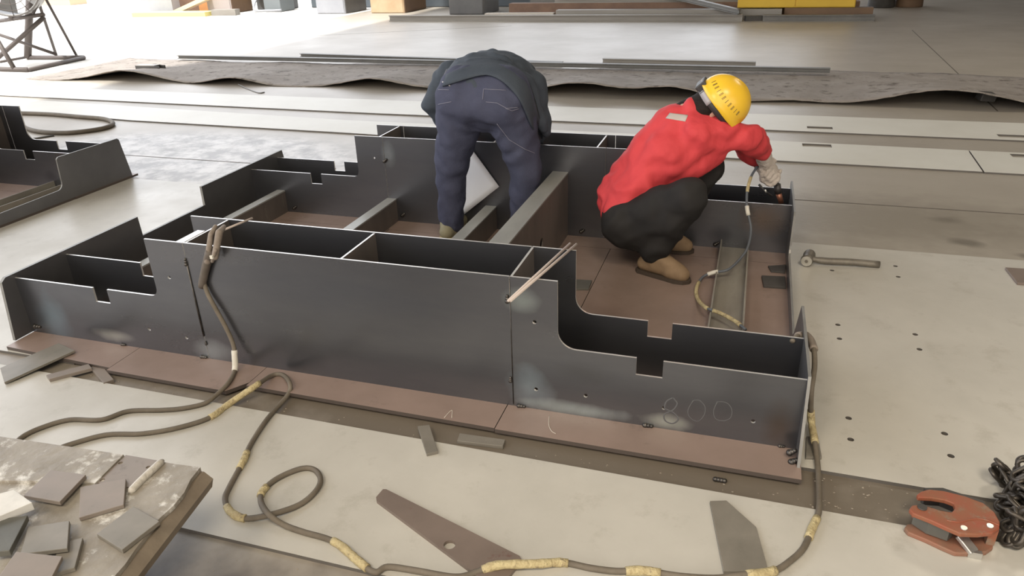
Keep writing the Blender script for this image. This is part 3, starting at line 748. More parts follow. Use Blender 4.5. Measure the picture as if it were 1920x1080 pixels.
# ------------------------------------------------------------------ hammer on the drilled sheet
hm = empty('sledge_hammer', (0.3, 3.7, TS), 'old pipe-handled hammer lying on the drilled sheet', 'hammer')
fa = P(1512, 490, TS + 0.030); fb = P(1521, 471, TS + 0.030)
ax = (fb - fa).normalized()
bm = bmesh.new()
add_tube(bm, [fa, fa + ax * 0.012, fa + ax * 0.03, fa + ax * 0.055, fa + ax * 0.085, fa + ax * 0.10, fa + ax * 0.105], [0.026, 0.029, 0.024, 0.026, 0.029, 0.027, 0.02], 18)
link('hammer_head', bm, M_hammer, hm, smooth=True)
bm = bmesh.new(); add_tube(bm, [fa - ax * 0.0015, fa + ax * 0.002], 0.0255, 18); hf = link('striking_face', bm, M_hammer_f, hm)
bm = bmesh.new(); add_tube(bm, [fa - ax * 0.003, fa], 0.008, 12); link('centre_mark', bm, M_hammer, hm)
ha = fa + ax * 0.042; hb = P(1649, 496, TS + 0.017)
bm = bmesh.new(); add_tube(bm, spline([ha, ha + (hb - ha) * 0.25 - Vector((0, 0, 0.006)), ha + (hb - ha) * 0.6, hb], 4), [0.014] * 3 + [0.017] * 10, 14)
link('pipe_handle', bm, M_hammer, hm, smooth=True)

# ------------------------------------------------------------------ plate clamp and chain at the lower right
cl = empty('plate_clamp', (0.72, 1.72, TS), 'scuffed orange-red plate lifting clamp lying by the chain', 'plate clamp')
def pz(z, lst): return [P(x, y, z) for x, y in lst]
OUT = [(1719, 927), (1727, 921), (1742, 917), (1770, 920), (1810, 930), (1845, 943), (1865, 960), (1875, 978), (1874, 990), (1862, 998), (1835, 1001), (1802, 1000), (1778, 990), (1745, 975), (1712, 962), (1705, 954), (1710, 947), (1724, 946), (1742, 950), (1765, 957), (1784, 960), (1791, 953), (1788, 943), (1772, 937), (1748, 933), (1722, 932)]
def cplate(z0, z1, m, name, sc=1.0, dx=0, dy=0):
    q = pz(0.092, OUT)
    q = [Vector((p.x + dx, p.y + dy, 0)) for p in q]
    bm = bmesh.new(); add_poly(bm, [(p.x, p.y) for p in q], [], lambda u, v, t: (u, v, t), z0, z1)
    o = link(name, bm, m, cl); bevel(o, 0.003, 2); return o
cplate(0.078, 0.092, M_clamp, 'side_plate')
cplate(TS, 0.026, mat('worn_clamp_paint', (0.20, 0.12, 0.08), 0.6, 0, (0.26, 0.10, 0.06), 14), 'side_plate')
q = pz(0.06, [(1730, 924), (1765, 924), (1840, 948), (1862, 978), (1852, 990), (1815, 985), (1802, 972), (1796, 944), (1765, 931), (1735, 929)])
bm = bmesh.new(); add_poly(bm, [(p.x, p.y) for p in q], [], lambda u, v, t: (u, v, t), 0.026, 0.078); link('spacer_body', bm, M_dark, cl)
q = pz(0.06, [(1716, 957), (1760, 972), (1790, 990), (1780, 998), (1740, 984), (1713, 966)])
bm = bmesh.new(); add_poly(bm, [(p.x, p.y) for p in q], [], lambda u, v, t: (u, v, t), 0.030, 0.072); link('jaw_cam', bm, M_offcut_d, cl)
a, b = P(1800, 1003, 0.05), P(1826, 1036, 0.026)
bm = bmesh.new(); add_bar(bm, a, b, 0.030, 0.012); lv = link('lock_lever', bm, M_chrome, cl); bevel(lv, 0.002)
bm = bmesh.new(); add_box(bm, b + Vector((0.002, -0.002, -0.004)), (0.032, 0.012, 0.020)); link('lever_tip', bm, M_chrome, lv)
for x, y, r in ((1807, 991, 0.008), (1856, 987, 0.008), (1729, 952, 0.012)):
    p = P(x, y, 0.092); bm = bmesh.new(); add_tube(bm, [p - Vector((0, 0, 0.002)), p + Vector((0, 0, 0.004))], r, 14); link('pivot_pin', bm, M_chrome if x > 1750 else M_dark, cl)
# painted ridge line
bm = bmesh.new(); add_tube(bm, spline([P(1775, 976, 0.0925), P(1800, 979, 0.0925), P(1820, 974, 0.0925), P(1845, 974, 0.0925), P(1874, 985, 0.0925)], 4), 0.0022, 6); link('ridge', bm, M_clamp, cl)
bm = bmesh.new()
p = P(1858, 1004, 0.05); add_box(bm, (p.x, p.y, 0.052), (0.02, 0.02, 0.052)); link('shackle_block', bm, M_clamp, cl)

ch = empty('lifting_chain', (0.86, 1.74, 0), 'heap of dark oily lifting chain at the right edge', 'chain')
def link_mesh(bm, c, M, R=0.016, Lh=0.014, r=0.0062):
    pts = []
    for i in range(20):
        a = 2 * PI * i / 20
        pts.append(Vector((R * math.cos(a), R * math.sin(a) + (Lh if math.sin(a) > 0 else -Lh), 0)))
    n = len(pts); rings = []
    for i in range(n):
        d = (pts[(i + 1) % n] - pts[i - 1]).normalized(); u = d.cross(Vector((0, 0, 1)))
        rings.append([bm.verts.new(Vector(c) + M @ (pts[i] + (u * math.cos(2 * PI * k / 7) + Vector((0, 0, 1)) * math.sin(2 * PI * k / 7)) * r)) for k in range(7)])
    for i in range(n):
        a, b = rings[i], rings[(i + 1) % n]
        for k in range(7): bm.faces.new((a[k], a[(k + 1) % 7], b[(k + 1) % 7], b[k]))
rnd = random.Random(11)
from mathutils import Euler
base = [(1868, 903), (1885, 915), (1900, 930), (1888, 945), (1905, 958), (1893, 975), (1908, 990), (1895, 1008), (1910, 1022), (1920, 1005), (1930, 985), (1932, 960), (1925, 935), (1912, 910), (1945, 925), (1950, 955), (1948, 990), (1950, 1020), (1965, 940), (1968, 975), (1965, 1010)]
k = 0
for lay in range(4):
    for (x, y) in base:
        if lay > 1 and rnd.random() < 0.35: continue
        p = P(x + rnd.uniform(-6, 6), y + rnd.uniform(-6, 6), 0.02)
        zz = 0.026 + 0.020 * lay
        if x < 1890 and lay > 2: continue
        E_ = Euler((rnd.uniform(-0.9, 0.9) + (PI / 2 if k % 2 else 0), rnd.uniform(-0.6, 0.6), rnd.uniform(0, PI)))
        bm = bmesh.new(); link_mesh(bm, (p.x, p.y, zz + 0.012), E_.to_matrix())
        link('chain_link', bm, M_chain, ch, smooth=True)
        k += 1

# ------------------------------------------------------------------ steel sections on the warped plates
def section(name, a, b, w, h, m, label, cat='steel bar', group=None, kind='angle'):
    a = Vector(a); b = Vector(b)
    bm = bmesh.new()
    d = (b - a).normalized(); s = Vector((d.y, -d.x, 0)).normalized()     # s points towards the camera side
    if s.y > 0: s = -s
    def F(u, v, t): return a + d * t + s * u + Vector((0, 0, v))
    L = (b - a).length
    if kind == 'angle': prof = [(0, 0), (w, 0), (w, h * .12), (w * .10, h * .12), (w * .10, h), (0, h)]
    elif kind == 'channel': prof = [(-w / 2, 0), (w / 2, 0), (w / 2, h), (w / 2 - .008, h), (w / 2 - .008, .008), (-w / 2 + .008, .008), (-w / 2 + .008, h), (-w / 2, h)]
    elif kind == 'beam':
        f = h * .14; k = w * .12
        prof = [(-w / 2, 0), (w / 2, 0), (w / 2, f), (k, f), (k, h - f), (w / 2, h - f), (w / 2, h), (-w / 2, h), (-w / 2, h - f), (-k, h - f), (-k, f), (-w / 2, f)]
    else: prof = [(-w / 2, 0), (w / 2, 0), (w / 2, h), (-w / 2, h)]
    add_poly(bm, prof, [], lambda u, v, t: F(u, v, t), 0, L)
    o = settle(link(name, bm, m))
    return tag(o, label, cat, group)
SG = 'long bars on the warped plates'
section('long_bar', (-8.35, 9.55, 0.035), (0.83, 9.28, 0.045), 0.08, 0.05, M_bar, 'longest dark steel bar lying along the warped plates', group=SG, kind='beam')
section('long_bar', (-6.6, 10.15, 0.0), (-2.4, 9.72, 0.0), 0.08, 0.05, M_bar, 'dark bar behind the longest bar, left of the bent worker', group=SG, kind='beam')
section('long_bar', (-1.92, 10.02, 0.0), (0.02, 9.92, 0.0), 0.08, 0.06, M_bar_l, 'short pale bar behind the right half of the longest bar', group=SG, kind='beam')
p = P(284, 134, 0.03)
tb = empty('channel_offcut', (p.x, p.y, 0.03), 'short dark channel offcut on the left warped plate', 'channel')
bm = bmesh.new(); add_poly(bm, [(-.06, 0), (.06, 0), (.06, .075), (.05, .075), (.05, .01), (-.05, .01), (-.05, .075), (-.06, .075)], [], lambda u, v, t: (p.x + t, p.y + u, .035 + v), -0.2, 0.2)
link('channel_body', bm, M_dark, tb)
bm = bmesh.new(); box2(bm, (p.x - 0.2, p.y - 0.06, 0.11), (p.x + 0.12, p.y + 0.06, 0.118)); link('channel_lid', bm, M_bar_l, tb)
p = P(1848, 186, 0.05)
bm = bmesh.new(); add_box(bm, (p.x, p.y, 0.075), (0.14, 0.10, 0.07), Euler((0.15, 0.1, 0.3)).to_matrix())
o = settle(link('scrap_block', bm, M_dark)); bevel(o, 0.008); tag(o, 'small dark block on the right warped plate near the photo edge', 'scrap block')

# ------------------------------------------------------------------ far side of the hall
PG = 'steel sections piled at the far side'
section('piled_bar', (-7.66, 15.40, 0.0), (-0.30, 15.42, 0.0), 0.12, 0.12, M_bar_l, 'front grey bar of the far pile, longest at the left', group=PG, kind='beam')
section('piled_bar', (0.07, 15.42, 0.0), (2.0, 15.45, 0.0), 0.12, 0.11, M_bar, 'dark front bar at the right end of the far pile', group=PG, kind='beam')
section('piled_bar', (-0.25, 15.44, 0.0), (0.05, 15.52, 0.0), 0.12, 0.09, M_dark, 'dark stub between the two front bars of the far pile', group=PG, kind='flat')
section('piled_bar', (-4.0, 15.75, 0.0), (0.4, 15.8, 0.0), 0.25, 0.19, M_bar_l, 'wide pale bar behind the front bar of the far pile', group=PG, kind='flat')
section('piled_bar', (-5.2, 16.36, 0.0), (1.8, 16.33, 0.0), 0.25, 0.28, M_bar_r, 'rusty brown bar in the middle of the far pile', group=PG, kind='flat')
section('piled_bar', (-4.2, 16.36, 0.28), (0.9, 16.36, 0.28), 0.2, 0.10, M_bar_l, 'pale bar stacked on the rusty bar of the far pile', group=PG, kind='beam')
section('piled_bar', (0.45, 15.90, 0.0), (2.0, 15.90, 0.0), 0.22, 0.20, M_wood_d, 'dark brown bar below the yellow box', group=PG, kind='flat')
section('piled_bar', (-2.9, 16.75, 0.58), (-0.36, 15.36, 0.125), 0.12, 0.09, M_bar, 'slanting grey bar lying across the far pile', group=PG, kind='beam')
section('piled_bar', (-5.6, 15.85, 0.0), (-4.1, 15.9, 0.0), 0.2, 0.12, mat('pale_plank', (0.5, 0.46, 0.4), 0.8), 'pale plank at the left end of the far pile', group=PG, kind='flat')
section('piled_bar', (-4.9, 17.0, 0.0), (1.0, 17.0, 0.0), 0.3, 0.5, M_bar, 'tall dark section at the back of the far pile', group=PG, kind='channel')
def crate(name, x0, x1, y0, y1, h, m1, label, cat, m2=None, legs=False, face='left'):
    root = empty(name, ((x0 + x1) / 2, (y0 + y1) / 2, 0), label, cat)
    bm = bmesh.new(); box2(bm, (x0, y0, 0.0), (x1, y1, h)); o = link('body', bm, m1, root); bevel(o, 0.015)
    bm = bmesh.new(); box2(bm, (x0 - .02, y0 - .02, h), (x1 + .02, y1 + .02, h + .04)); link('top_board', bm, m2 or m1, root)
    bm = bmesh.new(); box2(bm, (x1, y0 + .02, 0.01), (x1 + .015, y1 - .02, h)); link('side_panel', bm, m2 or m1, root)
    bm = bmesh.new(); box2(bm, (x0 + .03, y0 - .012, 0.02), (x1 - .03, y0, h - .03)); link('front_panel', bm, m1, root)
    return root
crate('steel_cabinet', -10.55, -9.75, 17.2, 18.3, 0.9, M_cab, 'pale grey cabinet on the far floor, leftmost of the big boxes', 'cabinet', M_cab_d)
crate('wooden_crate', -9.1, -8.2, 17.3, 18.6, 0.9, M_wood, 'tan plywood crate between the grey cabinets', 'crate', M_wood_d)
crate('machine_base', -6.85, -6.0, 16.85, 17.9, 1.1, M_cab_d, 'dark grey cabinet at the left end of the far steel pile', 'cabinet', M_cab_d)
crate('white_cabinet', -5.0, -4.5, 18.4, 19.0, 0.9, mat('off_white', (0.6, 0.58, 0.55), 0.5), 'small off-white box behind the far steel pile', 'box')
crate('dark_backing', -11.8, -5.2, 19.0, 19.7, 0.95, mat('slate_blue', (0.10, 0.12, 0.14), 0.6), 'long slate-blue backing added for the dark row in deep shade behind the far cabinets', 'bench')  # added dark mass standing in for the deep shade between the far boxes
crate('carton', -13.95, -13.2, 17.4, 18.3, 0.8, mat('grey_carton', (0.35, 0.31, 0.30), 0.8), 'grey-brown carton beside the scrap heap', 'carton', M_wood_d)
# yellow machine standing on the far pile
yb = empty('yellow_cabinet', (0.65, 15.95, 0.2), 'bright yellow cabinet on the far steel pile', 'cabinet')
bm = bmesh.new(); box2(bm, (-0.42, 15.78, 0.205), (1.68, 16.12, 1.0)); bevel(link('body', bm, M_yel, yb), 0.01)
for x0, x1 in ((-0.40, 0.62), (0.64, 1.66)):
    bm = bmesh.new(); box2(bm, (x0, 15.765, 0.225), (x1, 15.78, 0.98)); link('door', bm, M_yel, yb)
# dark welding machine with round tanks
wm = empty('welding_machine', (-12.8, 18.2, 0), 'dark blue-grey machine at the far left behind the grey cabinet', 'machine')
bm = bmesh.new(); box2(bm, (-13.1, 18.35, 0.0), (-12.2, 19.0, 1.0)); bevel(link('body', bm, M_cab_d, wm), 0.03)
bm = bmesh.new(); box2(bm, (-12.45, 17.75, 0.0), (-11.95, 18.4, 0.8)); bevel(link('side_box', bm, mat('bluegrey', (0.16, 0.18, 0.19), 0.5), wm), 0.02)
bm = bmesh.new(); add_tube(bm, [(-12.7, 18.2, 0.22), (-12.7, 18.35, 0.22)], 0.2, 20); link('wheel', bm, M_dark, wm)
bm = bmesh.new(); add_tube(bm, spline([(-12.9, 18.34, 0.5), (-12.6, 17.5, 0.1), (-12.2, 17.55, 0.05), (-11.9, 17.7, 0.05)], 5), 0.03, 8); link('hose', bm, M_cab, wm)
for k, (x, y) in enumerate(((2.45, 18.3), (3.0, 18.4))):
    d = empty('steel_drum', (x, y, 0), ('left', 'right')[k] + ' of the two dark drums at the far right', 'drum', 'dark drums')
    bm = bmesh.new(); add_tube(bm, [(x, y, 0), (x, y, 0.02), (x, y, 0.3), (x, y, 0.32), (x, y, 0.34), (x, y, 0.6), (x, y, 0.62), (x, y, 0.88)], [0.26, 0.27, 0.26, 0.275, 0.26, 0.26, 0.275, 0.26], 24); link('shell', bm, M_wood_d if k else M_dark, d, smooth=True)
    bm = bmesh.new(); add_tube(bm, [(x, y, 0.88), (x, y, 0.9)], 0.265, 24); link('lid', bm, M_dark, d)
# scrap heap by the yard
SGp = 'planks and scrap by the yard'
section('scrap_plank', (-15.9, 17.35, 0.0), (-14.9, 17.35, 0.0), 0.3, 0.45, M_cab, 'grey box end sticking out of the scrap heap', 'scrap', SGp, 'flat')
section('scrap_plank', (-15.6, 17.95, 0.0), (-14.4, 17.95, 0.0), 0.4, 0.55, M_bar_r, 'brown plank on top of the scrap heap', 'scrap', SGp, 'flat')
section('scrap_plank', (-15.6, 16.7, 0.0), (-13.4, 16.8, 0.0), 0.5, 0.10, mat('pale_yellow_board', (0.66, 0.58, 0.22), 0.7), 'pale yellow board at the foot of the scrap heap', 'scrap', SGp, 'flat')
section('scrap_plank', (-14.8, 17.2, 0.0), (-13.75, 17.25, 0.35), 0.3, 0.10, mat('pale_timber', (0.62, 0.5, 0.38), 0.8), 'pale timber slanting up the scrap heap', 'scrap', SGp, 'flat')
section('scrap_plank', (-13.35, 16.85, 0.0), (-12.7, 16.95, 0.0), 0.25, 0.14, M_bar_l, 'short grey-brown block right of the yellow board', 'scrap', SGp, 'flat')
section('scrap_plank', (-14.35, 17.65, 0.0), (-14.02, 17.75, 0.0), 0.3, 0.75, M_card, 'orange carton standing in the scrap heap', 'carton', SGp, 'flat')
section('orange_carton', (-23.5, 20.9, 0.0), (-21.9, 20.9, 0.0), 0.7, 0.8, mat('faded_orange', (0.62, 0.42, 0.30), 0.8), 'faded orange carton far out in the yard, behind the fan stand', 'carton', None, 'flat')

# ------------------------------------------------------------------ big fan on a welded stand
fan = empty('industrial_fan', (-10.6, 9.2, 0), 'large drum fan on a welded stand at the upper left', 'fan')
def strut(a, b, r=0.03, nm='stand_strut'):
    bm = bmesh.new(); add_tube(bm, [a, b], r, 8); link(nm, bm, M_fan, fan, smooth=True)
def fl2(x, y): return P(x, y, 0.03)
A_, B_, C_, D_ = fl2(53, 131), fl2(158, 108), fl2(52, 108), fl2(-60, 128)
strut(D_, A_, 0.035, 'base_rail'); strut(A_, B_, 0.03, 'base_rail'); strut(C_, B_, 0.035, 'base_rail'); strut(fl2(0, 116), fl2(50, 107), 0.02, 'base_rail')
yc = C_.y
strut(C_, PY(57, -40, yc), 0.055, 'stand_post')
yb_ = P(108, 104, 0.03).y
T1 = PY(71, 0, yc - 0.4)
strut(fl2(106, 105), T1 + (T1 - fl2(106, 105)) * 0.4, 0.022)
T2 = PY(87, 0, yc - 0.2)
strut(fl2(145, 107), T2 + (T2 - fl2(145, 107)) * 0.4, 0.02)
ym = yc - 0.5
strut(PY(83, 32, ym), PY(-15, 118, ym - 0.5), 0.032)
strut(PY(-10, 62, ym), PY(106, 102, yc - 0.2), 0.025)
strut(PY(-20, 42, ym), PY(82, 27, ym), 0.028)
strut(PY(-8, 70, ym - 0.6), PY(28, 131, A_.y), 0.032)
strut(PY(-10, 23, ym), PY(22, 26, ym), 0.025)
strut(PY(22, 24, ym), PY(23, 36, ym), 0.05)
strut(PY(72, 5, ym), PY(62, 26, ym), 0.02)
cf = PY(16, -32, ym - 0.15)
dd = Vector((0.55, -0.83, 0))
bm = bmesh.new()
R0 = 0.44
add_tube(bm, [cf - dd * 0.2, cf - dd * 0.18, cf + dd * 0.18, cf + dd * 0.2], [R0 * 0.97, R0, R0, R0 * 0.97], 40, cap=False)
o = link('fan_drum', bm, M_fan_d, fan, smooth=True); m = o.modifiers.new('t', 'SOLIDIFY'); m.thickness = 0.012
uu, ww = frame_for(dd)
for k in range(5):
    a = 2 * PI * k / 5
    e = uu * math.cos(a) + ww * math.sin(a); t_ = uu * -math.sin(a) + ww * math.cos(a)
    bm = bmesh.new()
    vs = [cf + e * 0.08 - t_ * 0.05 + dd * 0.03, cf + e * 0.08 + t_ * 0.05 - dd * 0.03, cf + e * 0.40 + t_ * 0.12 - dd * 0.05, cf + e * 0.40 - t_ * 0.10 + dd * 0.05]
    bm.faces.new([bm.verts.new(v) for v in vs]); o = link('fan_blade', bm, M_fan_d, fan); m = o.modifiers.new('t', 'SOLIDIFY'); m.thickness = 0.006
bm = bmesh.new(); add_tube(bm, [cf - dd * 0.12, cf + dd * 0.1], 0.09, 18); link('fan_hub', bm, M_fan, fan, smooth=True)
bm = bmesh.new()
for rr in (0.12, 0.2, 0.28, 0.36, 0.44):
    pts = [cf + dd * 0.2 + (uu * math.cos(2 * PI * k / 36) + ww * math.sin(2 * PI * k / 36)) * rr for k in range(37)]
    add_tube(bm, pts, 0.005, 5, cap=False)
for k in range(12):
    e = uu * math.cos(2 * PI * k / 12) + ww * math.sin(2 * PI * k / 12); add_tube(bm, [cf + dd * 0.2 + e * 0.1, cf + dd * 0.2 + e * 0.44], 0.005, 5)
link('fan_guard', bm, M_fan, fan, smooth=True)

# tiny grinding crumbs and slag on the floor, past counting
rnd = random.Random(4)
bm = bmesh.new()
for k in range(200):
    reg = k % 3
    if reg == 0: x, y, z = rnd.uniform(-2.6, 0.7), rnd.uniform(1.815, 1.86), 0
    elif reg == 1: x, y, z = rnd.uniform(-1.3, 0.0), rnd.uniform(1.0, 1.22), 0
    else: x, y, z = rnd.uniform(0.3, 0.75), rnd.uniform(1.83, 1.96), 0
    s = rnd.uniform(0.001, 0.0026)
    bmesh.ops.create_icosphere(bm, subdivisions=1, radius=s, matrix=Matrix.Translation((x, y, z + s * 0.5)) @ Matrix.Diagonal((1.6, 1, 0.6, 1)))
o = settle(link('floor_grit', bm, mat('grit', (0.30, 0.26, 0.21), 0.7)))
tag(o, 'fine grinding grit and slag crumbs scattered around the frame and bench', 'grit', None, 'stuff')
q = P(1350, 899, 0.008)
bm = bmesh.new()
for k in range(4): bmesh.ops.create_icosphere(bm, subdivisions=2, radius=0.008, matrix=Matrix.Translation((q.x + 0.009 * (k - 1.5), q.y, 0.006)))
tag(settle(link('slag_lump', bm, M_weld, None, True)), 'dark slag lump on the floor in front of the right bottom plate', 'slag')

# ------------------------------------------------------------------ drawing sheet leaning on the rear girder
q = [PY(x, y, 3.684) for x, y in ((885, 280), (936, 350), (870, 402))]
q.append(q[0] + q[2] - q[1])
bm = bmesh.new()
nu, nv = 8, 8
g = []
for j in range(nv + 1):
    row = []
    for i in range(nu + 1):
        u, v = i / nu, j / nv
        p = q[0] + (q[3] - q[0]) * u + (q[1] - q[0]) * v
        p = p + Vector((0, -0.012 * (u * v) - 0.006 * math.sin(v * 3) * u, 0))
        row.append(bm.verts.new(p))
    g.append(row)
for a, b in zip(g, g[1:]):
    for i in range(nu): bm.faces.new((a[i], a[i + 1], b[i + 1], b[i]))
o = link('paper_sheet', bm, M_paper, None, True)
m = o.modifiers.new('t', 'SOLIDIFY'); m.thickness = 0.002; m.offset = 0
tag(settle(o), 'tilted white sheet behind the legs of the bent worker', 'sheet')

# ------------------------------------------------------------------ people
def finger(bm, pts, r):
    for i in range(len(pts) - 1):
        add_cap(bm, pts[i], pts[i + 1], r * (1 - 0.12 * i), r * (1 - 0.12 * (i + 1)), seg=10, rings=4)
def hand_bm(bm, wrist, palm_dir, palm_nrm, size=0.19, curl=0.9, thumb_side=1, r=0.0095):
    """palm, four bent fingers of different length, thumb from the side of the palm"""
    d = Vector(palm_dir).normalized(); n = Vector(palm_nrm); n = (n - d * n.dot(d)).normalized(); s = d.cross(n) * thumb_side
    w = Vector(wrist)
    pl = size * 0.5
    for k in range(4):
        off = (k - 1.5) * size * 0.105
        add_cap(bm, w + s * off * 0.6, w + d * pl * 0.92 + s * off, 0.013, 0.0125, seg=10, rings=4)
    for k, ln in enumerate((0.40, 0.46, 0.43, 0.34)):
        off = (1.5 - k) * size * 0.115
        p = w + d * pl + s * off
        pts = [p]
        a = 0.25
        for sg in (0.42, 0.33, 0.25):
            p = p + (d * math.cos(a) + n * math.sin(a)) * (ln * size * sg * 1.1)
            pts.append(p); a += curl
        finger(bm, pts, r)
    b = w + s * size * 0.14 + d * pl * 0.25
    t1 = b + (s * 0.75 + d * 0.75 + n * 0.3).normalized() * size * 0.20
    t2 = t1 + (s * 0.1 + d * 0.8 + n * 0.6).normalized() * size * 0.17
    finger(bm, [b, t1, t2], r * 1.2)
def grow(o, voxel, smooth):
    m = o.modifiers.new('remesh', 'REMESH'); m.mode = 'VOXEL'; m.voxel_size = voxel; m.use_smooth_shade = True
    m = o.modifiers.new('smooth', 'SMOOTH'); m.factor = 0.5; m.iterations = smooth
def head_prims(c, up, fw):
    up = Vector(up).normalized(); fw = Vector(fw); fw = (fw - up * fw.dot(up)).normalized(); rt = fw.cross(up)
    c = Vector(c)
    pr = [(c + fw * -0.012 + up * 0.025, c + fw * 0.012 + up * 0.03, 0.092, 0.088, dict(side=rt, flat=0.86)),        # skull
          (c + fw * 0.045 + up * -0.01, c + fw * 0.058 + up * -0.085, 0.058, 0.036, dict(side=rt, flat=1.0)),        # face and jaw
          (c + fw * 0.095 + up * 0.0, c + fw * 0.112 + up * -0.030, 0.010, 0.013),                                    # nose
          (c + fw * 0.084 + up * -0.058 - rt * 0.016, c + fw * 0.084 + up * -0.058 + rt * 0.016, 0.010, 0.010),       # mouth
          (c + fw * 0.086 + up * 0.022 - rt * 0.035, c + fw * 0.086 + up * 0.022 + rt * 0.035, 0.011, 0.011)]        # brow
    for s in (-1, 1):
        pr.append((c + rt * s * 0.080 + up * 0.012 - fw * 0.006, c + rt * s * 0.080 - up * 0.026 + fw * 0.004, 0.017, 0.012, dict(side=rt, flat=0.45)))
    return pr, up, fw, rt

